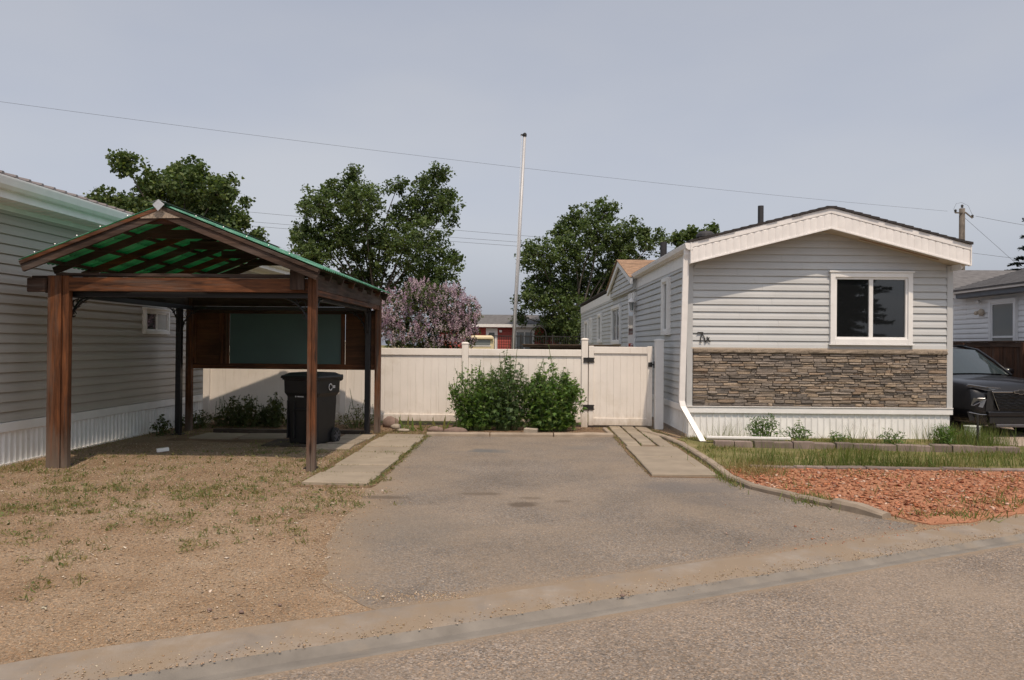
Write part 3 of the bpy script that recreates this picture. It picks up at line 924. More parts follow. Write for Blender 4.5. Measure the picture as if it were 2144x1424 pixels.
# shingle courses, stepping a little, seen edge-on
for s in (-1, 1):
    x_e = xl-.03 if s < 0 else xr+.03
    d = 0.0; Ls = abs(2.41-x_e)
    while d < Ls:
        w = min(.16, Ls-d)
        xa = x_e - s*d; xb = x_e - s*(d+w+.03)
        y0 = -OH-.035 + random.uniform(-.012,.012)
        za, zb = RZ(xa)-.030, RZ(xb)-.030
        mb = MB()
        mb.add([(xa,y0,za+.006),(xb,y0,zb),(xb,HL+.12,zb),(xa,HL+.12,za+.006),(xa,y0,za+.05),(xb,y0,zb+.034),(xb,HL+.12,zb+.034),(xa,HL+.12,za+.05)],
               [(0,3,2,1),(4,5,6,7),(0,1,5,4),(1,2,6,5),(2,3,7,6),(3,0,4,7)])
        mb.build('shingle_course', M['roof_dark'], roof)
        d += .15
# front rake: smooth upper trim and ribbed panels
rk = MB()
for s in (-1, 1):
    xe = xl if s < 0 else xr
    pts = [(2.41, RZ(2.41)-.032), (xe, RZ(xe)-.032), (xe, RZ(xe)-.125), (2.41, RZ(2.41)-.125)]
    rk.prism(pts, 'y', -OH-.012, -OH+.02)
    pts = [(2.41, RZ(2.41)-.375), (xe, RZ(xe)-.375), (xe, RZ(xe)-.405), (2.41, RZ(2.41)-.405)]
    rk.prism(pts, 'y', -OH-.02, -OH+.02)
    pts = [(2.41, RZ(2.41)-.125), (xe, RZ(xe)-.125), (xe, RZ(xe)-.374), (2.41, RZ(2.41)-.374)]
    rk.prism(pts, 'y', -OH+.004, -OH+.018)
rake = rk.build('gable_fascia', M['white_metal'], home, bevel=.003)
for s in (-1, 1):
    xe = xl if s < 0 else xr
    Ls = abs(xe-2.41); k = int(Ls/.118)
    for i in range(k):
        a = 2.41 + s*(i*Ls/k+.001); b = 2.41 + s*((i+1)*Ls/k-.001)
        mb = MB()
        q = []
        for t in np.linspace(0, 1, 6):
            x = a+(b-a)*t
            y = -OH+.004 - .012*math.sin(math.pi*t)**.6 if 0 < t < 1 else -OH+.002
            q.append((x, y))
        lo = [(x, y, RZ(x)-.373) for x, y in q] + [(q[-1][0], -OH+.012, RZ(q[-1][0])-.373), (q[0][0], -OH+.012, RZ(q[0][0])-.373)]
        hi = [(x, y, RZ(x)-.128-.016*math.sin(math.pi*i2/5)) for i2, (x, y) in enumerate(q)] + [(q[-1][0], -OH+.012, RZ(q[-1][0])-.128), (q[0][0], -OH+.012, RZ(q[0][0])-.128)]
        mb.loft([lo, hi]).build('fascia_panel', M['white_metal'], rake)
for xe, d in ((xl,-1),(xr,1)):
    B('fascia_end', M['white_metal'], home, min(xe,xe+d*.02), -OH-.022, RZ(xe)-.405, max(xe,xe+d*.02), -OH+.08, RZ(xe)-.03, .003)
# soffits under the front overhang and eaves
for s in (-1, 1):
    xe = xl if s < 0 else xr
    MB().prism([(2.41, RZ(2.41)-.39), (xe, RZ(xe)-.39), (xe, RZ(xe)-.376), (2.41, RZ(2.41)-.376)], 'y', -OH+.021, -.001).build('soffit', M['soffit'], home)
    x0, x1 = 2.41 + s*.6, 2.41 + s*2.0
    MB().prism([(x0, RZ(x0)-.402), (x1, RZ(x1)-.402), (x1, RZ(x1)-.391), (x0, RZ(x0)-.391)], 'y', -OH+.17, -OH+.22).build('soffit_vent', M['roof_brown'], home)
MB().prism([(.0,3.13),(.0,3.40),(-.03,3.40),(-.03,3.13)], 'y', -OH+.03, HL).build('eave_fascia', M['white'], home)
MB().prism([(HW,3.05),(HW,3.40),(HW+.09,3.40),(HW+.09,3.14)], 'y', -OH+.09, HL).build('eave_fascia', M['white'], home)
# gutter with its end cap and the downspout
mb = MB()
gp = [(-.03,3.36),(-.03,3.475),(-.04,3.475),(-.045,3.375),(-.10,3.370),(-.135,3.40),(-.15,3.465),(-.165,3.475),(-.165,3.455),(-.15,3.39),(-.105,3.355)]
mb.prism(gp, 'y', -OH-.01, 6.0)
mb.prism([(-.03,3.36),(-.03,3.475),(-.165,3.475),(-.15,3.39),(-.105,3.355)], 'y', -OH-.014, -OH-.0101)
gutt = mb.build('gutter', M['white_metal'], home)
mb = MB()
rr = []
for (x, y, z) in [(-.11,-OH+.09,3.372),(-.11,-OH+.09,3.28),(-.12,-OH+.12,3.20),(-.155,-.20,.68),(-.14,-.23,.58),(.10,-.66,.035),(.11,-.68,.02)]:
    rr.append((x,y,z))
ds = [[(x-.052,y-.035,z),(x+.052,y-.035,z),(x+.052,y+.035,z),(x-.052,y+.035,z)] for x,y,z in rr]
mb.loft(ds)
mb.build('downspout', M['white_metal'], home, bevel=.004)
# roof pipes and a round vent
def pipe(x, y, r, h):
    z0 = RZ(x)-.05
    o = MB().lathe([(r*1.7,0),(r*1.5,.04),(r*1.02,.09),(r,.1),(r,h),(r*.8,h),(r*.8,h-.06)], 18, Matrix.Translation((x,y,z0))).build('vent_pipe', M['dark_pipe'], home, smooth=False)
    return o
pipe(1.62, 1.0, .055, .50)
pipe(.20, 3.4, .075, .46)
MB().lathe([(.10,-.2),(.10,.0),(.17,0),(.17,.12),(.20,.13),(.19,.19),(.12,.25),(.02,.27)], 20, Matrix.Translation((.90,2.4,RZ(.90)+.08))).build('roof_vent', M['dark_pipe'], home)

# left side: windows, door, lantern, entry gable (built facing -y, then turned to face -x)
def turned(o):
    o.rotation_euler.z = R(-90); o.location = (0, 0, 0); return o
# with a -90 degree turn local x becomes -y of the home: x = -y_home
def side_window(y0, y1, z0, z1, **k):
    return turned(window_unit(home, 'window', -y1, -y0, z0, z1, -.022, **k))
side_window(1.50, 2.16, 1.88, 3.05, trim=.085, mull=(), glassmat=M['pale_glass'], depth=.07)
side_window(8.45, 10.35, 1.70, 2.87, trim=.09, mull=(.5,), glassmat=M['dark_glass'], depth=.07)
side_window(13.2, 14.3, 1.75, 2.80, trim=.09, mull=(), glassmat=M['dark_glass'], depth=.07)
side_window(16.5, 17.1, 1.75, 2.76, trim=.09, mull=(), glassmat=M['dark_glass'], depth=.07)
side_window(18.1, 19.4, 1.75, 2.70, trim=.09, mull=(), glassmat=M['dark_glass'], depth=.07)
door = turned(MB().box(-6.95,-.06,.62,-5.88,.0,3.05).build('door', M['white'], home, bevel=.004))
B('pane', M['pale_glass'], door, -6.78, -.066, 1.95, -6.05, -.061, 2.92)
B('pane', M['dark_glass'], door, -6.78, -.066, .8, -6.05, -.061, 1.72)
mb = MB(); mb.tube([(-6.0,-.07,1.55),(-6.0,-.11,1.57),(-6.0,-.115,1.68),(-6.0,-.07,1.70)], .014, 6); mb.build('handle', M['galv'], door)
lan = thing('wall_lantern', 'white carriage lantern on the side wall of the grey home', 'lamp', (2.87-.135-.14,14.25+5.75,2.52), 1.4)
mb = MB()
mb.lathe([(.05,0),(.055,.02),(.05,.03)], 12); mb.lathe([(.10,.24),(.105,.255),(.06,.32),(.03,.36),(.012,.40)], 12)
for k in range(6):
    t = k*math.pi/3
    mb.tube([(.05*math.cos(t),.05*math.sin(t),.02),(.088*math.cos(t),.088*math.sin(t),.245)], .006, 5)
mb.build('lantern_frame', M['white_metal'], lan)
MB().lathe([(.04,.03),(.075,.24)], 12, cap=False).build('lantern_glass', M['pale_glass'], lan)
mb = MB(); mb.tube([(0,0,.40),(0,0,.46),(.03,0,.50),(.08,0,.50),(.11,0,.44),(.135,0,.36)], .011, 6)
mb.box(.12,-.05,.22,.145,.05,.44); mb.build('lantern_bracket', M['white_metal'], lan)
# gable over the side entrance
gy, gp_, gz0, gzp = 8.05, 2.35, 3.35, 4.02
mb = MB().prism([(gy-gp_, gz0-.25),(gy+gp_, gz0-.25),(gy+gp_, gz0),(gy, gzp),(gy-gp_, gz0)], 'x', -.10, 2.4)
eg = mb.build('entry_gable', M['siding'], home)
z = gz0-.2
k = 0
while z < gzp-.16:
    hw = gp_*(1-max(0, (z-gz0))/(gzp-gz0)) - .12
    ht = gp_*(1-max(0, (z+LAP-gz0))/(gzp-gz0)) - .12
    if ht < .1: break
    me = lap_mesh(-gy-hw, -gy+hw, hw-ht, hw-ht, mat=M['siding'])
    o = link('siding_board', me, eg, (-.10, 0, z)); o.rotation_euler.z = R(-90); z += LAP
for s in (-1, 1):
    ye = gy + s*(gp_+.1); ze = gzp+.06 - (gzp-gz0)/gp_*(gp_+.1)
    mb = MB().add([(-.20,gy,gzp+.06),(-.20,ye,ze),(-.20,ye,ze-.16),(-.20,gy,gzp-.10),(-.14,gy,gzp+.06),(-.14,ye,ze),(-.14,ye,ze-.16),(-.14,gy,gzp-.10)],
                  [(0,1,2,3),(7,6,5,4),(0,4,5,1),(1,5,6,2),(2,6,7,3),(3,7,4,0)])
    mb.build('verge_board', M['white'], eg)
    # roof slope in brown shingle courses
    for c in range(12):
        t0, t1 = c/12, (c+1)/12+.02
        P = lambda t, dz: (gy + s*(gp_+.12)*(1-t), gzp+.075 - (gzp-gz0)/gp_*(gp_+.12)*(1-t) + dz)
        a, b = P(t0, .0), P(min(t1,1), .0)
        mb = MB().add([(-.24,a[0],a[1]),(-.24,b[0],b[1]),(2.5,b[0],b[1]),(2.5,a[0],a[1]),(-.24,a[0],a[1]+.022),(-.24,b[0],b[1]+.01),(2.5,b[0],b[1]+.01),(2.5,a[0],a[1]+.022)],
                      [(0,3,2,1),(4,5,6,7),(0,1,5,4),(1,2,6,5),(2,3,7,6),(3,0,4,7)])
        mb.build('shingle_course', M['roof_brown'], eg)

# ------------------------------------------------------------------ carport
cp = thing('carport', 'open timber carport with green corrugated roof and black steel posts', 'carport', (-4.55,12.1,0))
CX, CY = -4.55, 12.1
class W_(MB):
    """same shapes, given in world metres and moved into the carport's own frame"""
    def build(s, name, mats, parent=None, **k):
        s.v = [(x-CX, y-CY, z) for x, y, z in s.v]
        return MB.build(s, name, mats, parent or cp, **k)
RX, RTOP, RSL = -4.67, 3.405, .392
YF, YB = 9.74, 14.42
rz = lambda x: RTOP - RSL*abs(x-RX)
XL, XR = -6.47, -2.66
# timber posts
W_().box(-6.255,9.97,0,-6.078,10.06,2.50).build('post', M['wood_z'], bevel=.006)
W_().box(-6.072,9.99,0,-5.988,10.08,2.50).build('post', M['wood_z'], bevel=.006)
W_().box(-2.855,9.94,0,-2.802,10.03,2.66).build('post', M['wood_z'], bevel=.006)
W_().box(-2.80,9.946,0,-2.745,10.026,2.56).build('post', M['wood_z'], bevel=.006)
W_().box(-6.36,14.28,0,-6.25,14.38,2.55).build('post', M['wood_z'], bevel=.006)
W_().box(-2.85,14.26,0,-2.745,14.36,2.50).build('post', M['wood_z'], bevel=.006)
# beams
W_().box(-5.986,9.985,2.30,-2.86,10.03,2.48).build('front_beam', M['wood_x'], bevel=.005)
W_().box(-6.50,10.02,2.34,-6.27,10.07,2.50).build('beam_end', M['old_x'], bevel=.008)
W_().box(-6.49,9.905,2.28,-6.258,9.968,2.46).build('beam_end', M['old_x'], bevel=.012)
W_().box(-3.08,9.91,2.33,-2.90,9.975,2.585).build('beam_end', M['old_z'], bevel=.006)
W_().box(-6.2,10.05,2.495,-2.9,10.14,2.54).build('top_plate', M['old_x'], bevel=.004)
W_().box(-6.36,10.08,2.28,-6.31,14.30,2.50).build('side_beam', M['old_y'], bevel=.005)
W_().box(-2.80,10.05,2.345,-2.755,14.41,2.545).build('side_beam', M['old_y'], bevel=.005)
W_().box(-2.81,10.05,2.27,-2.765,14.24,2.343).build('side_beam', M['wood_y'], bevel=.004)
W_().box(-6.30,14.30,2.32,-2.81,14.345,2.50).build('rear_beam', M['old_x'], bevel=.005)
W_().box(-6.30,11.9,2.37,-2.81,11.95,2.49).build('cross_beam', M['old_x'], bevel=.005)
# rafters and the two sloping boards at each gable
def slope_bar(name, s, y, w, h, drop, mat, x_in=0.0, x_out=0.0, ex=0.0):
    xe = (XL if s < 0 else XR) + s*x_out
    a = (RX + s*x_in, y, rz(RX + s*x_in) - drop)
    b = (xe, y, rz(xe) - drop)
    return W_().bar(a, b, w, h, (0,0,1)).build(name, mat, bevel=.004)
for s in (-1, 1):
    slope_bar('rake_board', s, YF+.02, .04, .135, .115, M['old_x'], 0.02, -.01)
    slope_bar('rake_trim', s, YF-.012, .02, .045, .062, M['old_x'] if s > 0 else M['wood_x'], .02, 0.0)
    slope_bar('rake_board', s, YB-.02, .04, .135, .115, M['old_x'], 0.02)
    for i in range(6):
        slope_bar('rafter', s, 10.42 + i*.68, .042, .095, .108, M['old_x' if (i+s) % 3 else 'wood_x'], .03, -.02)
# purlins across the rafters
for s in (-1, 1):
    for t in (.10, .38, .66, .93):
        x = RX + s*t*abs((XL if s < 0 else XR)-RX)
        W_().box(x-.032, YF+.05, rz(x)-.064, x+.032, YB-.03, rz(x)-.026).build('purlin', M['old_y'], bevel=.003)
# short collar pieces tying the rafters together below the ridge
for i in range(4):
    y = 10.41 + i*1.19
    W_().box(RX-.45, y, rz(RX)-.36, RX+.45, y+.035, rz(RX)-.24).build('collar_tie', M['old_x'], bevel=.003)
W_().prism([(RX-.26,rz(RX)-.20),(RX-.26,rz(RX-.26)-.045),(RX,rz(RX)-.05),(RX+.28,rz(RX+.28)-.045),(RX+.28,rz(RX)-.19)], 'y', YF-.014, YF-.002).build('gusset', M['osb'])
W_().box(RX-.22, YF+.045, rz(RX)-.26, RX+.36, YF+.085, rz(RX)-.175).build('collar_tie', M['wood_x'], bevel=.004)
# green corrugated sheets
def sheet_panel(s, y0, y1, lift):
    n = int((y1-y0)/.0125)
    xe = (XL-.02 if s < 0 else XR+.045); x0 = RX + s*.004
    mb = W_(); mb.smooth = True
    def wave(y):
        t = (y/.10) % 1.0
        a = abs(t-.5)*2
        return .009*min(1, max(-1, (a-.5)*5))
    rows = []
    for i in range(n+1):
        y = y0 + (y1-y0)*i/n
        rows.append([(x, y, rz(x)-.008+wave(y)+lift) for x in np.linspace(x0, xe, 7)])
    for i in range(n):
        for k in range(6):
            mb.add([rows[i][k], rows[i][k+1], rows[i+1][k+1], rows[i+1][k]], [(0,1,2,3)])
    o = mb.build('roof_sheet', M['green'])
    md = o.modifiers.new('thick', 'SOLIDIFY'); md.thickness = .003
    return o
k = 7; wdt = (YB-YF+.03)/k
for s in (-1, 1):
    for i in range(k):
        sheet_panel(s, YF-.005+i*wdt, YF-.005+(i+1)*wdt+.02, .0032*(i % 2))
# bright cap along the ridge, folded down at the front
mb = W_()
for s in (-1, 1):
    mb.bar((RX+s*.002, YF-.07, rz(RX)+.026), (RX+s*.002, YB+.03, rz(RX)+.026), .004, .004)
    mb.add([(RX,YF-.075,rz(RX)+.030),(RX+s*.10,YF-.075,rz(RX)-.008),(RX+s*.10,YB+.03,rz(RX)-.008),(RX,YB+.03,rz(RX)+.030)], [(0,1,2,3)])
mb.add([(RX,YF-.078,rz(RX)+.032),(RX-.075,YF-.078,rz(RX)-.035),(RX-.005,YF-.075,rz(RX)-.115),(RX+.075,YF-.072,rz(RX)-.03)], [(0,1,2,3)])
o = mb.build('ridge_cap', M['galv']); md = o.modifiers.new('thick', 'SOLIDIFY'); md.thickness = .002
# roofing screws along the front edge
for s in (-1, 1):
    for t in (.25,.45,.62,.78,.93):
        x = RX + s*t*1.75
        W_().lathe([(.009,0),(.011,.006),(.006,.014)], 8, Matrix.Translation((x, YF+.02, rz(x)+.002))).build('screw', M['galv'])
# black steel frame: posts, rails and curved braces with scrolls
MX0, MX1, MY0, MY1 = -6.10, -2.955, 10.17, 13.98
for (x, y) in ((-6.155,MY0+.04),(-2.865,MY0+.06),(MX0-.16,MY1-.18),(MX1,MY1+.2)):
    hw_ = .048 if x != -2.865 else .03
    p = W_().box(x-hw_,y-hw_,0,x+hw_,y+hw_,2.30).build('steel_post', M['black_metal'], bevel=.006)
    W_().box(x-.085,y-.085,0,x+.085,y+.085,.018).build('foot_plate', M['black_metal'], p)
for y in (MY0, MY1):
    W_().box(MX0-.1, y-.03, 2.235, MX1+.05, y+.03, 2.30).build('steel_rail', M['black_metal'], bevel=.004)
for x in (MX0-.02, MX1):
    W_().box(x-.03, MY0, 2.232, x+.03, MY1+.1, 2.303).build('steel_rail', M['black_metal'], bevel=.004)
def brace(x, y, dx, dy):
    mb = W_()
    pts = []
    for i in range(9):
        a = math.pi/2*i/8
        u = .42*(1-math.cos(a)); v = .42*math.sin(a)
        pts.append((x+dx*(.05+u), y+dy*(.05+u), 1.83+v))
    mb.tube(pts, .013, 6)
    for cu, cv, rr in ((.10,.30,.055),(.20,.345,.038),(.055,.16,.035)):
        ring = [(x+dx*(.05+cu+rr*math.cos(t)), y+dy*(.05+cu+rr*math.cos(t)), 1.85+cv+rr*math.sin(t)) for t in np.linspace(0, 5.6, 12)]
        mb.tube(ring, .007, 5)
    mb.build('brace', M['black_metal'], smooth=True)
brace(-6.155,MY0+.04,1,0); brace(-2.865,MY0+.06,-1,0); brace(-2.865,MY0+.06,0,1); brace(MX1,MY1+.2,0,-1)
brace(MX0-.16,MY1-.18,1,0); brace(MX0-.16,MY1-.18,0,-1); brace(MX1,MY1+.2,-1,0); brace(MX0,MY0,0,1)
# rear screen: plywood wings, battens and a frosted sheet
scr = W_().box(-6.24,14.30,1.165,-2.86,14.335,1.265).build('rear_screen', M['wood_x'], bevel=.004)
W_().box(-6.24,14.302,2.185,-2.86,14.337,2.265).build('rail', M['old_x'], scr, bevel=.003)
W_().box(-6.24,14.31,1.265,-5.63,14.325,2.185).build('plywood', M['ply_dark'], scr)
W_().box(-3.40,14.31,1.265,-2.86,14.325,2.185).build('plywood', M['ply_dark'], scr)
for x in (-5.70,-5.585,-3.44,-6.20):
    W_().box(x-.04,14.285,1.262,x+.035,14.309,2.188).build('batten', M['wood_z'], scr, bevel=.003)
W_().box(-5.55,14.312,1.262,-3.48,14.324,2.187).build('frosted_sheet', M['teal_sheet'], scr)

# ------------------------------------------------------------------ wheelie bin
wb = thing('wheelie_bin', 'black two-wheeled refuse cart standing under the carport', 'bin', (-3.56,12.72,0), -20)
wb.scale = (.90, .90, .985)
def rr_ring(w, d, z, r=.06, cy=0.0):
    pts = []
    for cx_, cy_, a0 in ((w/2-r,-d/2+r,-90),(w/2-r,d/2-r,0),(-w/2+r,d/2-r,90),(-w/2+r,-d/2+r,180)):
        for k in range(5):
            a = R(a0 + 22.5*k)
            pts.append((cx_+r*math.cos(a), cy+cy_+r*math.sin(a), z))
    return pts
mb = MB(); mb.smooth = False
mb.loft([rr_ring(.60,.56,.03,.07), rr_ring(.62,.58,.06,.07), rr_ring(.66,.66,.74,.07), rr_ring(.66,.66,.80,.07), rr_ring(.735,.74,.86,.08), rr_ring(.75,.76,1.07,.08), rr_ring(.80,.81,1.075,.09), rr_ring(.80,.81,1.10,.09)])
body = mb.build('body', M['bin'], wb, bevel=.006)
mb = MB(); mb.loft([rr_ring(.83,.84,1.098,.09), rr_ring(.85,.86,1.115,.1), rr_ring(.83,.84,1.14,.1), rr_ring(.74,.74,1.165,.12), rr_ring(.66,.66,1.19,.14), rr_ring(.3,.3,1.20,.12)])
lid = mb.build('lid', M['bin'], wb, bevel=.005)
for x in (-.3, .3):
    B('hinge', M['bin'], lid, x-.05, .40, 1.06, x+.05, .47, 1.15, .01)
mb = MB(); mb.tube([(-.30,.43,1.05),(-.30,.50,1.06),(.30,.50,1.06),(.30,.43,1.05)], .016, 8); mb.build('handle', M['bin'], wb)
for x in (-.28, -.14, .14, .28):      # stiffening ribs on the front and sides
    B('rib', M['bin'], body, x-.012, -.352, .12, x+.012, -.29, .74, .006)
B('grab_bar', M['bin'], body, -.16, -.365, .58, .16, -.33, .615, .01)
for s in (-1, 1):
    Mx = Matrix.Translation((s*.345, .235, .135)) @ Matrix.Rotation(R(90), 4, 'Y')
    w = MB().lathe([(.065,-.03),(.105,-.034),(.13,-.026),(.136,0),(.13,.026),(.105,.034),(.065,.03)], 28, Mx).build('wheel', M['rubber'], wb, smooth=True)
    MB().lathe([(.02,-.033),(.075,-.028),(.10,-.034),(.10,.034),(.075,.028),(.02,.033)], 24, Mx).build('rim', M['rim'], w)
    mb = MB()
    for k in range(6):
        t = k*math.pi/3
        mb.bar((s*(.345+.036), .235+.02*math.cos(t), .135+.02*math.sin(t)), (s*(.345+.036), .235+.095*math.cos(t), .135+.095*math.sin(t)), .018, .008, (1,0,0))
    mb.build('spoke', M['rim'], w)
mb = MB(); mb.tube([(-.36,.235,.135),(.36,.235,.135)], .015, 8); mb.build('axle', M['galv'], wb)
# printed mark on the side: a ring with a short bar; white print on the front
mb = MB()
mb.tube([(.379+.002*0, .02+.05*math.cos(t), .955+.052*math.sin(t)) for t in np.linspace(.5, 2*math.pi-.5, 16)], .008, 5)
for k in range(3):
    mb.box(.374, .08, .935+k*.016, .381, .16, .945+k*.016)
mb.build('side_mark', M['bin_print'], body)
mb = MB(); yy = -.357
mb.box(-.11,yy,.792,-.098,yy+.03,.815)
for k, wdt in enumerate((.020,.016,.018,.014,.02)):
    mb.box(-.06+k*.026, yy, .794, -.06+k*.026+wdt*.35, yy+.03, .814); mb.box(-.06+k*.026+wdt*.35, yy, .808, -.06+k*.026+wdt, yy+.03, .814); mb.box(-.06+k*.026+wdt*.35, yy, .794, -.06+k*.026+wdt, yy+.03, .799)
mb.build('front_print', M['bin_print'], body)
mat_ = B('ground_board', M['timber'], None, -4.25, 12.28, .012, -2.95, 13.1, .03, .004)
tag(mat_, 'dark flat board lying on the ground under the black bin', 'board')
tb = MB().box(-5.75,14.08,.01,-2.98,14.19,.075).build('timber', M['timber'], bevel=.008); tag(tb, 'long low timber on the ground at the back of the carport', 'timber')
pb = MB().box(-.085,-.035,0,.085,.035,.055).build('plastic_offcut', M['white'], bevel=.006)
pb.location = (-5.47,11.55,.012); pb.rotation_euler = (0, R(-4), R(35)); tag(pb, 'short white plastic offcut lying on the gravel', 'offcut')

# ------------------------------------------------------------------ taupe home on the left
lh = thing('mobile_home', 'taupe sided home with white ribbed skirting left of the carport', 'house', (-6.93,10.1,0), -1.2)
# local frame: wall face at x = 0 looking +x, runs along y
y0, y1 = -7.0, 12.2
lw = MB().box(-4.2, y0, .45, -.002, y1, 3.42).build('side_wall', M['taupe'], lh)
# courses face +x : turn a -y facing course by +90 degrees, x_local -> y
me = lap_mesh(y0+.02, y1-.02, mat=M['taupe'])
z = .575
while z < 3.36:
    o = link('siding_board', me, lw, (0, 0, z)); o.rotation_euler.z = R(90); z += LAP
B('corner_trim', M['taupe'], lh, -.06, y1-.05, .57, .034, y1+.03, 3.4, .004)
B('band_board', M['white'], lh, .0, y0, .445, .045, y1, .568, .004)
lsk = B('skirting', M['skirt'], lh, -.03, y0, 0, -.004, y1, .445)
sm2 = skirt_mesh(.1115, .445)
for i in range(150):
    yy = -4.0 + i*.112
    if yy > y1-.1: break
    o = link('skirting_panel', sm2, lsk, (-.004, yy, .001)); o.rotation_euler.z = R(90)
B('base_trim', M['white_metal'], lh, .0, y0, .0, .03, y1, .025, .002)
lw2 = window_unit(lh, 'window', 3.52, 4.42, 1.79, 2.24, -.024, .06, (.5,), M['dark_glass'], depth=.05)
lw2.rotation_euler.z = R(90)
B('blind', M['blind'], lw2, 4.0, -.040, 1.88, 4.33, -.037, 2.15)
for k in range(6):
    B('blind_slat', M['blind'], lw2, 4.0, -.045, 1.885+k*.045, 4.33, -.0405, 1.892+k*.045)
ho = B('window_hood', M['white_metal'], lh, 3.50, -.10, 2.235, 4.44, -.02, 2.262, .004); ho.rotation_euler.z = R(90)
# eave: soffit, fascia, gutter, ribbed metal roof
B('frieze', M['white'], lh, -.001, y0, 3.36, .022, y1, 3.425, .003)
B('soffit', M['white_metal'], lh, .0, y0, 3.425, .40, y1+.12, 3.44)
for k in range(60):
    yy = y0+4.2+k*.25
    if yy < y1: B('soffit_groove', M['white'], lh, .02, yy, 3.419, .39, yy+.012, 3.4252)
B('fascia', M['white'], lh, .385, y0, 3.42, .405, y1+.12, 3.60, .003)
mb = MB().prism([(.406,3.52),(.406,3.66),(.42,3.66),(.425,3.545),(.48,3.54),(.51,3.57),(.525,3.655),(.545,3.665),(.545,3.645),(.525,3.56),(.485,3.52)], 'y', y0, y1+.14)
mb.build('gutter', M['white'], lh)
sl = .22
mb = MB().prism([(.46,3.655),(.46,3.70),(-2.3,3.70+sl*2.76),(-5.0,3.70),(-5.0,3.655),(-2.3,3.655+sl*2.76)], 'y', y0, y1+.16)
lr = mb.build('roof', M['metal_roof'], lh)
for k in range(70):
    yy = y0+2.5+k*.25
    if yy < y1+.1:
        MB().add([(.50,yy,3.691),(.50,yy+.06,3.691),(-2.3,yy+.06,3.691+sl*2.8),(-2.3,yy,3.691+sl*2.8),(.50,yy+.015,3.72),(.50,yy+.045,3.72),(-2.3,yy+.045,3.72+sl*2.8),(-2.3,yy+.015,3.72+sl*2.8)],
                 [(0,3,2,1),(4,5,6,7),(0,1,5,4),(1,2,6,5),(2,3,7,6),(3,0,4,7)]).build('roof_rib', M['metal_roof'], lr)

# ------------------------------------------------------------------ pale fence and gate
fn = thing('vinyl_fence', 'long cream vinyl privacy fence behind the carport and the bushes', 'fence', (-2.8,15.75,0))
FX, FY = -2.8, 15.75
def post(mbname, x, w, ztop, parent, mat, y=15.75):
    p = MB().box(x-FX-w/2, y-FY-w/2, 0, x-FX+w/2, y-FY+w/2, ztop-.04).build('post', mat, parent, bevel=.006)
    hw = w/2+.008
    mb = MB().loft([[(x-FX+a*hw, y-FY+b*hw, ztop-.042) for a, b in ((-1,-1),(1,-1),(1,1),(-1,1))],
                    [(x-FX+a*hw, y-FY+b*hw, ztop-.018) for a, b in ((-1,-1),(1,-1),(1,1),(-1,1))],
                    [(x-FX+a*hw*.5, y-FY+b*hw*.5, ztop) for a, b in ((-1,-1),(1,-1),(1,1),(-1,1))]])
    mb.build('post_cap', mat, p, bevel=.003)
posts = [-6.56, -3.78, -1.305, 1.10]
tops = [1.72, 1.71, 1.70, 1.80]
for x, t in zip(posts, tops):
    post('post', x, .128, t, fn, M['fence'])
bm_ = {}
for i in range(3):
    a, b = posts[i]+.066, posts[i+1]-.066
    za = 1.565 if i else 1.575
    B('top_rail', M['fence'], fn, a-FX, -.045, za-.135, b-FX, .045, za, .006)
    B('bottom_rail', M['fence'], fn, a-FX, -.045, .10, b-FX, .045, .235, .006)
    n = int((b-a)/.15); w = (b-a)/n
    me = MB().prism([(.0008,-.012),(.004,-.0145),(w-.004,-.0145),(w-.0008,-.012),(w-.0008,.009),(.0008,.009)], 'z', 0, za-.135-.235).mesh('fence_board', M['fence'])
    for k in range(n):
        link('fence_board', me, fn, (a-FX+k*w, random.uniform(-.0006,.0006), .235))
gate = thing('gate', 'cream vinyl gate with black hinges beside the grey home', 'gate', (1.18,15.73,0))
def gb(name, x0, x1, z0, z1, y0=-.045, y1=.045, mat='fence', bev=.006, par=None):
    return B(name, M[mat], par or gate, x0, y0, z0, x1, y1, z1, bev)
gb('stile', .0, .10, .05, 1.645); gb('stile', 1.17, 1.27, .05, 1.645)
gb('top_rail', .10, 1.17, 1.495, 1.63, -.042, .042); gb('bottom_rail', .10, 1.17, .055, .20, -.042, .042)
w = (1.17-.10)/8
me = MB().prism([(.0008,-.012),(.004,-.0145),(w-.004,-.0145),(w-.0008,-.012),(w-.0008,.009),(.0008,.009)], 'z', 0, 1.495-.20).mesh('gate_board', M['fence'])
for k in range(8):
    link('gate_board', me, gate, (.10+k*w, random.uniform(-.0006,.0006), .20))
for z in (.415, 1.36):
    h = gb('hinge', -.105, -.02, z-.04, z+.04, -.062, -.046, 'iron', .004)
    for (a, b, c, d) in ((-.11,-.02,z-.05,z-.028),(-.11,-.02,z+.028,z+.05),(.005,.115,z-.05,z-.028),(.005,.115,z+.028,z+.05),(.005,.105,z-.0275,z+.0275)):
        B('hinge_leaf', M['iron'], h, a, -.0655, c, b, -.047, d, .004)
    MB().lathe([(.013,-.055),(.013,.055)], 10, Matrix.Translation((-.008,-.06,z))).build('hinge_pin', M['iron'], h)
lt = gb('latch', 1.185, 1.265, 1.235, 1.325, -.075, -.046, 'iron', .004)
mb = MB(); mb.box(1.265,-.072,1.265,1.30,-.05,1.295); mb.box(1.285,-.075,1.21,1.305,-.055,1.345); mb.box(1.305,-.075,1.328,1.355,-.055,1.345); mb.box(1.305,-.075,1.21,1.355,-.055,1.227); mb.build('latch_arm', M['iron'], lt)
FX0, FY0 = FX, FY
FX, FY = 2.57, 15.62
lp = thing('gate_post', 'single capped white vinyl post in the shade beside the grey home', 'post', (FX,FY,0))
post('post', 2.57, .165, 1.795, lp, M['white'], 15.62)

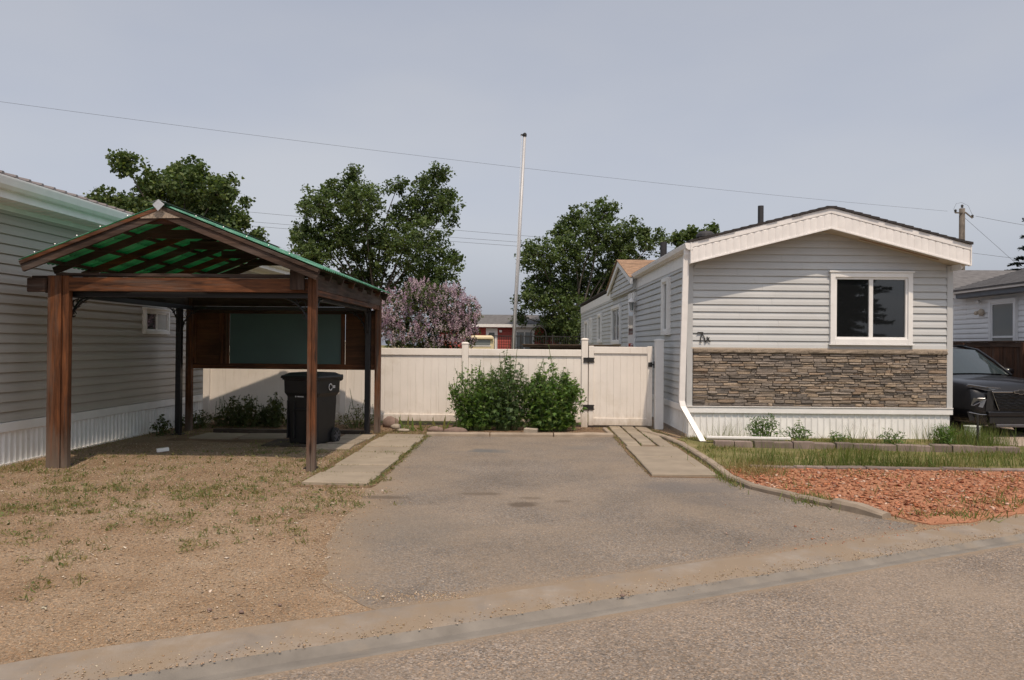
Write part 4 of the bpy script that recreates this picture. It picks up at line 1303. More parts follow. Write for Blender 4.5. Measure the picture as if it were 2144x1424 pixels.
# ------------------------------------------------------------------ things behind the fence
fp = thing('flagpole', 'tall slightly leaning aluminium flagpole behind the pale fence', 'flagpole', (-.585,24,0))
mb = MB(); mb.tube([(0,0,0),(.18,0,4.0),(.365,0,8.10)], [.062,.056,.045], 14); mb.build('pole', M['alu'], fp, smooth=True)
mb = MB(); mb.lathe([(.052,8.06),(.062,8.09),(.06,8.15),(.03,8.18)], 14, Matrix.Translation((.365,0,0))); mb.box(.24,-.02,8.09,.37,.02,8.14); mb.build('truck', M['iron'], fp)
mb = MB(); mb.tube([(.06,-.07,1.2),(.27,-.06,8.1)], .006, 5); mb.build('halyard', M['white'], fp)

rh = thing('red_house', 'far red-sided house with grey roof seen past the lilac', 'house', (-.7,45,0))
def RB(name, mat, x0, y0, z0, x1, y1, z1, par=None, bev=0): return B(name, mat, par or rh, x0, y0, z0, x1, y1, z1, bev)
rw = RB('wall', M['red_wall'], -4.6, 0, 0, 3.2, 7, 2.75)
me = lap_mesh(-4.6, 3.2, h=.15, mat=M['red_wall'])
for k in range(18):
    link('siding_board', me, rw, (0, 0, .02+k*.15))
mb = MB().prism([(-.35,2.80),(3.5,3.52),(7.35,2.80),(7.35,2.72),(-.35,2.72)], 'x', -4.9, 3.5); rr_ = mb.build('roof', M['roof_grey'], rh)
RB('fascia', M['white'], -4.9, -.40, 2.66, 3.5, -.351, 2.83)
dr = RB('door', M['white'], -1.85, -.05, .45, -1.18, 0, 2.60)
RB('pane', M['pale_glass'], -1.68, -.06, 1.85, -1.35, -.051, 2.35, dr); RB('pane', M['pale_glass'], -1.68, -.06, 1.25, -1.35, -.051, 1.80, dr)
wl = RB('wall_light', M['white_metal'], -1.08, -.16, 2.36, -.92, 0, 2.50, None, .02)
window_unit(rh, 'patio_door', -.20, .95, .5, 2.5, -.02, .08, (.5,), M['pale_glass'])
RB('header', M['white'], -.25, -.06, 2.5, 1.0, 0, 2.66)
window_unit(rh, 'window', 2.35, 3.0, 1.2, 2.3, -.02, .08, (), M['pale_glass'])
dk = thing('deck', 'low deck with black picket railing in front of the red house', 'deck', (-.7,43.2,0))
B('platform', M['deck_brown'], dk, -1.5, -1.4, 1.15, 3.6, 1.75, 1.3)
B('skirt', M['roof_grey'], dk, -1.5, -1.42, 0, 3.6, -1.4, 1.15)
B('handrail', M['iron'], dk, -1.5, -1.38, 2.10, 3.6, -1.33, 2.15)
B('bottom_rail', M['iron'], dk, -1.5, -1.37, 1.40, 3.6, -1.34, 1.43)
pm = MB().box(-.012,-1.365,1.43,.012,-1.345,2.10).mesh('picket', M['iron'])
for k in range(41):
    link('picket', pm, dk, (-1.45+k*.124, 0, 0))
for x in (-1.5, .2, 1.9, 3.55):
    B('rail_post', M['iron'], dk, x-.04, -1.395, 1.3, x+.04, -1.32, 2.22)
ar = thing('garden_arch', 'thin black garden arch before the red house patio door', 'arch', (.0,40.5,0))
for yy in (-.2, .2):
    mb = MB(); mb.tube([(.02,yy,0),(.02,yy,2.2)] + [(.42-.40*math.cos(t), yy, 2.2+.42*math.sin(t)) for t in np.linspace(0, math.pi, 12)] + [(.82,yy,2.2),(.82,yy,0)], .022, 6); mb.build('hoop', M['iron'], ar)
mb = MB()
for z in (.5,1.0,1.5,2.0): mb.tube([(.02,-.2,z),(.02,.2,z)], .012, 5); mb.tube([(.82,-.2,z),(.82,.2,z)], .012, 5)
mb.build('rungs', M['iron'], ar)
CREAM = plain('yellowed_cream_shell', (.62,.53,.34), .5, .1, 3)
cb = thing('camper_shell', 'pale yellow boxy camper shell just above the pale fence', 'camper', (-1.95,30,0), 4)
mb = MB().loft([rr_ring(1.12,1.7,.5,.1), rr_ring(1.12,1.7,1.80,.1), rr_ring(1.05,1.6,1.95,.12), rr_ring(.9,1.45,2.0,.12)]); cs = mb.build('shell', CREAM, cb, bevel=.02)
B('window', M['pale_glass'], cs, -.38, -.87, 1.62, .40, -.852, 1.84)
B('window_frame', M['white_metal'], cs, -.42, -.868, 1.585, .44, -.855, 1.618); B('visor', CREAM, cs, -.5, -.95, 1.86, .52, -.84, 1.93, .01)
B('base', M['dark_plastic'], cb, -.5, -.8, .0, .5, .8, .5)
shd = thing('shed', 'low brown flat-roofed shed just showing over the fence top', 'shed', (1.35,19.6,0))
B('wall', M['deck_brown'], shd, -1.35, -.6, 0, .72, 1.6, 1.60); B('roof', M['deck_brown'], shd, -1.52, -.75, 1.60, .80, 1.75, 1.645, .004)
B('roof_edge', M['deck_brown'], shd, -1.55, -.78, 1.646, .83, 1.78, 1.675, .004)

pp = thing('power_pole', 'grey wooden power pole behind the roof of the white house', 'pole', (32.7,60,0))
mb = MB(); mb.tube([(0,0,0),(0,0,12.3)], [.25,.20], 14); mb.build('pole', M['pole_wood'], pp, smooth=True)
mb = MB(); mb.bar((-.6,-.15,11.95),(.2,-.15,11.95), .09, .09); mb.bar((.15,-.15,12.0),(.7,-.15,11.55), .08, .08); mb.build('crossarm', M['pole_wood'], pp)
for x, z in ((-.55,12.0),(-.05,12.36),(.72,11.6)):
    MB().lathe([(.05,0),(.11,.05),(.06,.1),(.11,.15),(.05,.24)], 10, Matrix.Translation((x,-.1,z-.02))).build('insulator', M['iron'], pp)
mb = MB(); mb.tube([(-.7,-.1,12.2),(-.5,-.1,12.65),(-.1,-.1,12.75),(.4,-.1,12.5),(.72,-.1,11.8)], .009, 5); mb.build('jumper', M['iron'], pp)
def wire(name, label, a, b, sag, r, group=None):
    a, b = Vector(a), Vector(b)
    pts = [a.lerp(b, t) - Vector((0,0,sag*4*t*(1-t))) for t in np.linspace(0,1,24)]
    o = MB().tube(pts, r, 4).build(name, M['iron'], None)
    tag(o, label, 'wire', group)
wire('power_line', 'highest single power line crossing the whole sky to the pole', (-40,35,14.7), (31.6,60,12.1), .55, .007)
for k, (z0, z1, lb) in enumerate(((15.55,9.5,'upper of the three low wires passing behind the treetops'), (14.45,9.2,'middle of the three low wires passing behind the treetops'), (14.05,8.85,'lowest of the three low wires passing behind the treetops'))):
    wire('power_line', lb, (-48,70,z0), (28,70,z1), .35, .012)
wire('guy_wire', 'steep guy wire slanting down from the power pole', (32.9,60,11.6), (37.5,56.5,5.2), 0, .014)
wire('power_line', 'slack line running down right from the power pole top', (33.6,59.8,11.7), (46,55,8.9), .25, .012)
wire('power_line', 'faint lower line leaving the frame right of the pole', (30,60,9.4), (46,55,6.9), .2, .010)

# ------------------------------------------------------------------ white home at the right edge
wh = thing('mobile_home', 'white sided home with grey shingle roof behind the brown fence', 'house', (11.75,21.2,0))
ww = B('side_wall', M['white'], wh, 0, -9, .4, 4.5, 10, 3.02)
WS = plain('white_vinyl_siding', (.80,.805,.81), .5, .05, 2)
me = lap_mesh(-10, 9, mat=WS)
z = .5
while z < 2.95:
    o = link('siding_board', me, ww, (0,0,z)); o.rotation_euler.z = R(-90); z += LAP
BLUE = plain('slate_blue_fascia', (.105,.12,.145), .5, .06, 3)
B('soffit', BLUE, wh, -.32, -9.2, 3.0, -.001, .30, 3.03)
B('fascia', BLUE, wh, -.35, -9.2, 3.0, -.32, .30, 3.14, .004)
MB().prism([(-.352,3.12),(-.352,3.20),(-.45,3.20),(-.43,3.12)], 'y', -9.2, .28).build('gutter', WS, wh)
mb = MB().prism([(-.46,3.16),(2.2,3.95),(2.2,3.99),(-.46,3.20)], 'y', -9.3, .35); mb.prism([(4.86,3.16),(2.2,3.95),(2.2,3.99),(4.86,3.20)], 'y', -9.3, .35)
wr = mb.build('roof', M['roof_grey'], wh)
d = 0
for c in range(18):
    xa = -.47 + c*.148; xb = xa+.175
    za = 3.197+(xa+.46)*.297; zb = 3.197+(xb+.46)*.297
    MB().add([(xa,-9.32,za),(xb,-9.32,zb),(xb,.37,zb),(xa,.37,za),(xa,-9.32,za+.022),(xb,-9.32,zb+.008),(xb,.37,zb+.008),(xa,.37,za+.022)],
             [(0,3,2,1),(4,5,6,7),(0,1,5,4),(1,2,6,5),(2,3,7,6),(3,0,4,7)]).build('shingle_course', M['roof_grey'], wr)
# gable wing further back
MB().prism([(.1,2.4),(.1,3.05),(2.9,3.95),(5.7,3.05),(5.7,2.4)], 'x', -.012, 4).build('wing_gable', WS, wh)
for s in (0, 1):
    ya, yb = (.0, 2.9) if s == 0 else (5.8, 2.9)
    MB().add([(-.35,ya,3.06),(-.35,yb,3.99),(4,yb,3.99),(4,ya,3.06),(-.35,ya,3.12),(-.35,yb,4.05),(4,yb,4.05),(4,ya,3.12)], [(0,3,2,1),(4,5,6,7),(0,1,5,4),(1,2,6,5),(2,3,7,6),(3,0,4,7)]).build('wing_roof', M['roof_grey'], wh)
    MB().add([(-.36,ya,2.98),(-.36,yb,3.91),(-.33,yb,3.91),(-.33,ya,2.98),(-.36,ya,3.10),(-.36,yb,4.03),(-.33,yb,4.03),(-.33,ya,3.10)], [(0,3,2,1),(4,5,6,7),(0,1,5,4),(1,2,6,5),(2,3,7,6),(3,0,4,7)]).build('wing_verge', WS, wh)
ww2 = window_unit(wh, 'window', 1.02, 2.14, 1.45, 2.90, -.03, .09, (), M['pale_glass'], depth=.06, framemat=WS)
ww2.rotation_euler.z = R(-90)
B('meeting_rail', WS, ww2, 1.10, -.06, 1.93, 2.06, -.02, 1.98, .003)
MB().lathe([(.03,0),(.05,.02),(.055,.08),(.02,.1)], 12, Matrix.Translation((-.06,-.62,2.88)) @ rotm('Y',-100)).build('security_camera', M['white_metal'], wh)
mb = MB(); mb.lathe([(.085,0),(.095,.05),(.06,.09)], 14, Matrix.Translation((-.03,-.68,2.60)) @ rotm('Y',-90)); mb.lathe([(.04,0),(.06,.06),(.03,.1)], 12, Matrix.Translation((-.10,-.60,2.60)) @ rotm('Y',-110)); mb.build('wall_light', M['soffit'], wh)

bf = thing('board_fence', 'dark brown vertical board fence behind the black car', 'fence', (10.95,20,0))
bmesh_ = [MB().box(-.011,-.068,.05,.011,.068,1.80+random.uniform(-.01,.01)).mesh('fence_board', M['fencewood']) for _ in range(5)]
for k in range(78):
    y = -5.0 + k*.142
    o = link('fence_board', bmesh_[k % 5], bf, (random.uniform(-.004,.004), y, 0)); o.rotation_euler.z = R(random.uniform(-1.5,1.5))
B('cap_rail', M['old_y'], bf, -.05, -5.1, 1.805, .06, 6.2, 1.845, .005)
B('face_rail', M['old_y'], bf, -.035, -5.1, 1.70, -.0125, 6.2, 1.803, .004)
for y in (-4.9,-2.5,-.1,2.3,4.7):
    B('post', M['fencewood'], bf, -.10, y-.045, 0, -.012, y+.045, 1.803, .005)

# ------------------------------------------------------------------ black car
car = thing('car', 'black crossover car parked nose-out beside the grey home', 'car', (9.08,14.75,0), 5)
# local: nose at y = 0 looking -y, length along +y, half-width ~.97
def sec(y, hw, zb, zs, zt, crown, tuck=.08):
    """half outline from bottom centre to top centre, mirrored"""
    half = [(0,zb),(hw*.80,zb),(hw-tuck*.4,zb+.05),(hw-.01,zb+.18),(hw,(zb+zs)/2),(hw-.005,zs-.14),(hw-.03,zs-.03),(hw-.10,zs+.02),(hw*.72,zt),(hw*.4,zt+crown*.7),(0,zt+crown)]
    full = [(x, y, z) for x, z in half] + [(-x, y, z) for x, z in half[-2:0:-1]]
    return full
st = [(-.02,.60,.30,.62,.66,.0),(.03,.78,.24,.80,.84,.01),(.12,.88,.22,.93,.965,.015),(.30,.945,.21,1.00,1.035,.02),(.62,.965,.21,1.03,1.075,.03),(1.0,.970,.21,1.05,1.10,.035),(1.38,.972,.21,1.07,1.13,.03),
      (1.9,.972,.21,1.08,1.10,.0),(2.8,.972,.21,1.09,1.10,.0),(3.6,.972,.22,1.10,1.11,.0),(4.2,.965,.25,1.10,1.11,.0),(4.6,.93,.34,1.06,1.07,.0),(4.80,.80,.46,.95,.96,.0)]
mb = MB(); mb.loft([sec(*s) for s in st]); bd = mb.build('body', M['paint'], car, smooth=True)
md = bd.modifiers.new('sub', 'SUBSURF'); md.levels = md.render_levels = 1
# cabin
def cab(y, hw, zb, hwt, zt):
    return [(-hw,y,zb),(-hwt-.04,y,zt-.16),(-hwt,y,zt-.05),(-hwt*.7,y,zt-.005),(0,y,zt),(hwt*.7,y,zt-.005),(hwt,y,zt-.05),(hwt+.04,y,zt-.16),(hw,y,zb)]
cs_ = [(1.32,.84,1.10,.80,1.14),(1.75,.87,1.08,.73,1.40),(2.2,.89,1.07,.69,1.63),(2.5,.90,1.07,.68,1.69),(3.2,.90,1.08,.67,1.70),(4.0,.88,1.09,.64,1.63),(4.55,.82,1.07,.60,1.35),(4.72,.76,1.0,.58,1.05)]
mb = MB(); mb.loft([cab(*c) for c in cs_], closed=False, caps=False); cbn = mb.build('cabin', M['paint'], car, smooth=True)
# windscreen, its dark surround and side glass sit a little proud of the cabin
def quadsheet(name, P, mat, par, n=6, bulge=.0):
    a, b, c, d = [Vector(p) for p in P]; mb = MB(); mb.smooth = True; g = []
    for i in range(n+1):
        for k in range(n+1):
            u, v = i/n, k/n
            p = a.lerp(b, u).lerp(d.lerp(c, u), v); p = p + Vector((0,-1,.6)).normalized()*bulge*4*u*(1-u)
            g.append(p)
    for i in range(n):
        for k in range(n):
            q = i*(n+1)+k
            mb.add([g[q], g[q+n+1], g[q+n+2], g[q+1]], [(0,1,2,3)])
    return mb.build(name, mat, par)
quadsheet('windscreen', [(-.775,1.30,1.135),(.775,1.30,1.135),(.655,2.17,1.625),(-.655,2.17,1.625)], M['windscreen'], cbn, 8, .055)
for s in (-1, 1):
    quadsheet('side_window', [(s*.895,1.75,1.12),(s*.905,2.85,1.12),(s*.735,2.85,1.60),(s*.76,2.3,1.55)], M['dark_glass'], cbn, 2)
    quadsheet('side_window', [(s*.905,2.95,1.12),(s*.89,4.1,1.14),(s*.70,3.9,1.55),(s*.735,2.95,1.60)], M['dark_glass'], cbn, 2)
    mb = MB(); mb.tube([(s*.825,1.28,1.12),(s*.755,1.72,1.40),(s*.70,2.15,1.625),(s*.66,2.6,1.70),(s*.65,3.6,1.695)], .028, 6); mb.build('pillar', M['paint'], cbn, smooth=True)
    mb = MB(); mb.tube([(s*.62,2.4,1.725),(s*.61,3.9,1.70)], .016, 6); mb.build('roof_rail', M['dark_plastic'], cbn)
    # door mirror
    mb = MB(); mb.loft([[(s*(1.02+.11*math.cos(t)), y, 1.19+.075*math.sin(t)) for t in np.linspace(0, 2*math.pi, 11)[:-1]] for y in (1.62,1.66,1.76)]); mr = mb.build('mirror', M['paint'], car, smooth=True)
    mb = MB(); mb.bar((s*.88,1.72,1.13),(s*.99,1.70,1.16), .05, .04); mb.build('mirror_arm', M['dark_plastic'], mr)
    # wheels
    for y in (.95, 3.80):
        Mx = Matrix.Translation((s*.84, y, .36)) @ rotm('Y', 90)
        w = MB().lathe([(.22,-.11),(.33,-.12),(.355,-.09),(.36,0),(.355,.09),(.33,.12),(.22,.11)], 32, Mx).build('wheel', M['rubber'], car, smooth=True)
        MB().lathe([(.03,s*.125),(.06,s*.13),(.10,s*.10),(.23,s*.115),(.25,s*.09)], 28, Mx, cap=False).build('rim', M['rim'], w, smooth=True)
        mb = MB(); mb.tube([(s*.955, y+.40*math.cos(t), .37+.40*math.sin(t)) for t in np.linspace(-.25, math.pi+.25, 18)], .035, 6); mb.build('wheel_arch', M['dark_plastic'], car)
    # slim upper lamp and the lower lamp with its bright bracket
    mb = MB(); mb.add([(s*.34,-.012,.925),(s*.62,.005,.945),(s*.87,.115,.985),(s*.90,.15,.955),(s*.64,.0,.885),(s*.50,-.015,.885)], [tuple(range(6))]); o = mb.build('daytime_lamp', M['lamp_glass'], car)
    md = o.modifiers.new('t', 'SOLIDIFY'); md.thickness = .03
    mb = MB(); mb.tube([(s*.36,-.03,.925),(s*.62,-.012,.945),(s*.89,.13,.99)], .008, 5); mb.build('lamp_strip', M['chrome'], car)
    mb = MB(); mb.add([(s*.62,-.015,.72),(s*.82,.055,.74),(s*.85,.09,.60),(s*.68,-.005,.56)], [(0,1,2,3)]); o = mb.build('headlight', M['lamp_glass'], car)
    md = o.modifiers.new('t', 'SOLIDIFY'); md.thickness = .03
    mb = MB(); mb.tube([(s*.66,-.035,.735),(s*.77,.01,.735),(s*.74,-.02,.665),(s*.83,.04,.60)], .007, 6); mb.build('lamp_bracket', M['chrome'], car)
    mb = MB(); mb.tube([(s*.88,.10,.47),(s*.72,-.01,.435),(s*.45,-.045,.43)], .007, 6); mb.build('bumper_trim', M['chrome'], car)
    mb = MB(); mb.add([(s*.46,-.03,.88),(s*.60,-.02,.87),(s*.63,-.01,.50),(s*.90,.12,.48),(s*.86,.10,.30),(s*.40,-.03,.30),(s*.52,-.035,.50)], [tuple(range(7))]); o = mb.build('bumper_corner', M['dark_plastic'], car)
# grille: dark opening with slats, bright bar and badge, lower intake and skid
gm = MB().add([(-.52,-.045,.84),(.52,-.045,.84),(.40,-.05,.52),(-.40,-.05,.52)], [(0,1,2,3)]); gr = gm.build('grille', M['dark_plastic'], car)
for k in range(6):
    t = (k+.5)/6; hw = .50-.12*t
    mb = MB(); mb.tube([(x, -.062+.004*math.cos(x*30), .83-.31*t+.008*math.sin(x*38+k*1.6)) for x in np.linspace(-hw, hw, 26)], .011, 5); mb.build('grille_slat', M['paint'], gr)
B('grille_bar', M['chrome'], car, -.54, -.072, .842, .54, -.045, .872, .008)
mb = MB().prism([(-.13,-.026),(-.045,-.03),(-.045,-.045),(.045,-.045),(.045,-.03),(.13,-.026),(.145,.026),(.055,.03),(.055,.045),(-.055,.045),(-.055,.03),(-.145,.026)], 'y', -.09, -.073, Matrix.Translation((0,0,.858))); bw = mb.build('badge', M['chrome'], car, bevel=.004)
MB().prism([(-.11,-.016),(-.035,-.02),(-.035,-.035),(.035,-.035),(.035,-.02),(.11,-.016),(.12,.016),(.042,.02),(.042,.035),(-.042,.035),(-.042,.02),(-.12,.016)], 'y', -.094, -.0905, Matrix.Translation((0,0,.858))).build('badge_inlay', M['dark_plastic'], bw)
mb = MB(); mb.tube([(-.53,-.06,.84),(-.41,-.065,.515)], .006, 6); mb.tube([(.53,-.06,.84),(.41,-.065,.515)], .006, 6); mb.build('grille_surround', M['chrome'], gr)
B('lower_bumper', M['paint'], car, -.62, -.075, .40, .62, .1, .50, .025)
B('air_intake', M['dark_plastic'], car, -.58, -.05, .27, .58, .12, .398, .01)
B('skid_plate', M['rim'], car, -.45, -.055, .20, .45, .2, .268, .02)

# ------------------------------------------------------------------ trees and shrubs
LEAF_V = [(0,-.5,0),(.36,-.05,.06),(0,.5,-.04),(-.36,-.05,.06)]
LEAF_F = [(0,1,2,3)]
def unit(n):
    v = RNG.normal(size=(n,3)); return v/np.linalg.norm(v, axis=1, keepdims=True)
def leaf_mats(n, size, flat=.6):
    """leaves hang every way, most facing up and outwards"""
    Mx = euler_mats(RNG.normal(0, flat, n), RNG.normal(0, flat, n), RNG.uniform(0, 2*math.pi, n))
    return Mx * (size * RNG.uniform(.65, 1.25, n))[:, None, None]
def limb(mb, a, b, r0, r1, bend=.12, n=6):
    a, b = Vector(a), Vector(b); L_ = (b-a).length
    off = Vector((random.uniform(-1,1), random.uniform(-1,1), random.uniform(.2,1)))*bend*L_
    pts = [a.lerp(b, t) + off*math.sin(math.pi*t)*.6 for t in np.linspace(0,1,n)]
    mb.tube(pts, [r0+(r1-r0)*t for t in np.linspace(0,1,n)], 6)
    return pts
def tree(name, label, base, lobes, dens, leaf, pal, tr, mat, per=16, clump=.34, flat=.8, group=None, depth=.9, cat='tree', stems=1, twigs=True):
    bx, by, bz = base
    t = thing(name, label, cat, base, 0, group)
    mb = MB(); mb.smooth = True
    crown = []
    zs = min(l[1] for l in lobes)
    fork = (random.uniform(-.2,.2), 0, max(zs-bz, .6)*.75 + .3)
    if stems == 1:
        limb(mb, (0,0,-.05), fork, tr, tr*.72, .03)
    rmax = max(l[2] for l in lobes)
    span = max(l[0] for l in lobes) - min(l[0] for l in lobes)
    for (lx, lz, r) in lobes:
        dy = random.uniform(-1,1)*span*.28*depth if r > rmax*.45 else random.uniform(-.5,.5)*span*.2
        c = np.array([lx-bx, dy, lz-bz])
        if stems == 1:
            limb(mb, fork, tuple(c), tr*.34, tr*.08, .10, 7)
        else:
            limb(mb, (random.uniform(-.25,.25)*stems*.3, random.uniform(-.2,.2), 0), tuple(c), tr, tr*.3, .1, 7)
        n = max(6, int(dens * r**2 * 4))
        d = unit(n) * (RNG.uniform(0, 1, (n,1))**.45) * r * np.array([1.0, 1.15, .92])
        # ragged outline: a few sprays reach past the lobe
        reach = RNG.uniform(0, 1, n) > .9
        d[reach] *= 1.18
        P = c + d
        crown.append(P)
        if twigs:
            for p in P[::5]:
                q = c + (p-c)*.15
                mb.tube([tuple(q), tuple((q+p)/2+np.array([0,0,.05])), tuple(p)], [tr*.10+.008, .012, .006], 4, False)
    C_ = np.concatenate(crown)
    m = len(C_)
    N = m*per
    rad = RNG.uniform(.5, 1.3, m)*clump
    shade = RNG.uniform(.72, 1.25, m)
    T = np.repeat(C_, per, 0) + unit(N)*(RNG.uniform(0,1,(N,1))**.6)*np.repeat(rad, per)[:, None]*np.array([1,1,.75])
    cols = pick(pal, N, .22) * np.repeat(shade, per)[:, None]
    mb.build('trunk', M['bark'], t)
    many('crown', LEAF_V, LEAF_F, leaf_mats(N, leaf, flat), T, mat, cols, t)
    return t
POP = [(.068,.105,.034),(.085,.125,.040),(.055,.088,.030),(.105,.145,.048)]
MAP = [(.070,.110,.036),(.088,.132,.042),(.058,.092,.032),(.115,.148,.046)]
MID = [(-8.83,9.0,1.16),(-9.88,8.18,1.12),(-10.57,6.53,1.07),(-7.76,8.19,1.07),(-4.96,9.13,1.07),(-4.13,8.2,.93),(-5.88,7.96,1.16),(-9.16,6.78,1.51),(-7.28,6.55,1.51),(-5.17,6.33,1.44),(-4.22,5.17,.93),(-10.09,5.6,1.07),(-8.2,5.03,1.35),(-6.09,4.57,1.35),(-4.79,4.0,1.05),(-11.05,7.23,.51),(-10.94,8.41,.37),(-4.5,9.95,.58),(-8.84,9.94,.51),(-9.89,9.23,.6),(-3.76,5.87,.51),(-6.48,9.24,.56),(-11.02,4.42,.81)]
LEFT = [(-15.11,8.54,.62),(-14.27,8.86,.51),(-13.23,8.54,.73),(-12.29,7.99,.73),(-11.72,7.53,.66),(-13.78,7.52,1.06),(-12.65,6.97,1.03),(-15.1,7.7,.77),(-16.22,7.32,.73),(-16.75,7.13,.44),(-15.65,6.95,.81),(-11.34,6.6,.66),(-10.81,6.14,.4),(-11.7,6.04,.84),(-14.52,6.58,.88),(-13.2,5.85,1.1),(-11.06,7.31,.26),(-14.6,8.0,.8),(-13.0,7.9,.8),(-12.4,6.2,.9),(-15.3,7.3,.7)]
RIGHT = [(4.1,9.28,.86),(2.76,8.95,.97),(1.83,8.19,.81),(3.71,7.93,1.29),(5.59,7.94,1.13),(6.98,7.68,.86),(5.06,6.87,1.4),(2.38,6.85,1.4),(.5,6.57,1.13),(1.05,5.23,1.51),(2.93,5.24,1.51),(4.53,5.52,1.29),(.25,4.35,.95),(1.87,3.62,1.51),(-.6,3.33,.48),(-.85,4.27,.28),(1.05,2.5,.95),(2.41,2.55,1.21),(4.01,4.17,1.08),(-.31,6.56,.38)]
tree('poplar_tree', 'two-peaked dark green poplar standing behind the lilac', (-7.4,38,0), MID, 21, .14, POP, .18, M['leaf_dark'], 25, .31)
LEFT = [(x, z-.28, r*.90) for x, z, r in LEFT]
tree('maple_tree', 'broad olive-green tree above the ridge of the carport', (-13.5,30,0), LEFT, 50, .15, MAP, .18, M['leaf_dark'], 16, .25, flat=1.0)
tree('poplar_tree', 'dark green poplar right of the flagpole behind the grey home', (2.6,44,0), RIGHT, 19, .155, POP, .2, M['leaf_dark'], 24, .34)
tree('poplar_tree', 'small treetop peeking over the grey home\'s roof left of its vents', (10.4,50,0), [(10.29,8.88,.61),(11.56,9.07,.49),(9.54,8.52,.55),(10.9,8.37,.73),(9.9,7.3,.9),(11.2,6.8,1.0)], 26, .24, POP, .16, M['leaf_dark'], 14, .4)
# lilac with its flower heads
LIL = [(-3.11,2.94,.51),(-3.79,2.6,.54),(-2.44,2.74,.57),(-1.82,2.54,.43),(-3.51,2.06,.57),(-2.7,2.07,.62),(-1.89,2.01,.46),(-4.19,2.19,.4),(-2.1,3.12,.22),(-3.32,3.28,.19),(-2.9,1.4,.6),(-3.6,1.4,.5),(-2.2,1.4,.5)]
lil = tree('lilac_bush', 'lilac bush covered in pale pink-mauve flower heads behind the fence', (-2.95,22,0), LIL, 80, .085, [(.065,.085,.030),(.085,.105,.038),(.05,.07,.028)], .03, M['leaf'], 11, .15, stems=2, cat='shrub', depth=.55)
heads = []
for (lx, lz, r) in LIL[:10]:
    n = int(150*r*r*2.9)+10
    d = unit(n)*r*RNG.uniform(.72,1.12,(n,1))
    d[:,1] = -np.abs(d[:,1])*RNG.choice([1,1,1,-.8], n)
    heads.append(np.array([lx+2.95, 0, lz]) + d*np.array([1,1.3,1]))
Hd = np.concatenate(heads); k = 26; N = len(Hd)*k
u = RNG.uniform(0,1,N)
T = np.repeat(Hd, k, 0) + unit(N)*(.055*(1-.75*u))[:,None]; T[:,2] += (u-.3)*.16
PINK = [(.50,.37,.44),(.56,.45,.49),(.43,.30,.38),(.60,.50,.52)]
cols = np.repeat(pick(PINK, len(Hd), .12), k, 0)*RNG.uniform(.85,1.12,(N,1))
many('flower_heads', LEAF_V, LEAF_F, leaf_mats(N, .034, 1.2), T, M['petal'], cols, lil)
mb = MB(); mb.smooth = True
for k in range(22):
    a = (random.uniform(.6,1.25), random.uniform(-.3,.3), random.uniform(1.7,2.4)); b = (a[0]+random.uniform(.05,.5), a[1]+random.uniform(-.2,.2), a[2]+random.uniform(.25,.62))
    limb(mb, a, b, .012, .004, .1, 5)
    for j in range(3):
        t = random.uniform(.4,.9); c = tuple(a[i]+(b[i]-a[i])*t for i in range(3))
        limb(mb, c, (c[0]+random.uniform(-.12,.2), c[1]+random.uniform(-.1,.1), c[2]+random.uniform(.05,.25)), .006, .003, .1, 4)
mb.build('bare_twigs', M['bark'], lil)

# spruces: one at the right edge, the others stand across the road and show in the front window
def spruce(label, base, H, rad, seed, z0=.6):
    rs = np.random.default_rng(seed)
    t = thing('spruce_tree', label, 'tree', base)
    mb = MB(); mb.tube([(0,0,-.05),(0,0,H*.5),(0,0,H)], [H*.016,H*.010,.015], 8)
    Ps, Ms = [], []
    z = z0
    while z < H-.15:
        f = 1-(z/H)
        nb = 7
        for b in range(nb):
            a = rs.uniform(0, 2*math.pi); ln = rad*f**.85*rs.uniform(.75,1.15)+.08
            tip = np.array([math.cos(a)*ln, math.sin(a)*ln, z - ln*.18 + .12*ln*rs.uniform(0,1)])
            root = np.array([0,0,z+ln*.12])
            if f > .05:
                mb.tube([tuple(root), tuple(root*.4+tip*.6-np.array([0,0,.06*ln])), tuple(tip)], [.02+.02*f,.014,.006], 4, False)
            m = int(20+60*ln)
            u = rs.uniform(.08,1,m)
            p = root[None]*(1-u[:,None]) + tip[None]*u[:,None]; p[:,2] -= .06*ln*np.sin(u*math.pi)
            side = np.array([-math.sin(a), math.cos(a), 0])
            p = p + side*(rs.normal(0,.16,m)*(1.1-u)*ln*.8)[:,None]; p[:,2] += rs.normal(0,.035,m)-.05
            Ps.append(p)
            Ms.append(euler_mats(rs.normal(.2,.35,m), rs.normal(0,.35,m), a-math.pi/2+rs.normal(0,.6,m)))
        z += .30*(.45+.55*f)
    P = np.concatenate(Ps); Mx = np.concatenate(Ms)*(.24*rs.uniform(.7,1.3,len(P)))[:,None,None]
    mb.build('trunk', M['bark'], t)
    V = [(-.22,-.5,0),(.22,-.5,0),(.10,.5,-.05),(-.10,.5,-.05)]
    many('crown', V, LEAF_F, Mx, P, M['needle'], pick([(.022,.040,.026),(.030,.052,.034),(.018,.032,.024)], len(P), .2), t)
    return t
spruce('dark spruce whose branch tips enter the frame at the right edge', (21.6,32,0), 11.2, 3.2, 3)
spruce('dark spruce across the road mirrored in the front window', (17.2,-12,0), 13, 3.6, 5)
nh = thing('red_house', 'dark red house across the road mirrored in the front window', 'house', (13.0,-20,0), -38)
B('wall', M['red_wall'], nh, -6, -6, 0, 6, 0, 3.0)
MB().prism([(-6.4,2.95),(-3,4.7),(.4,2.95)], 'x', -6.4, 6.4).build('roof', M['roof_grey'], nh)

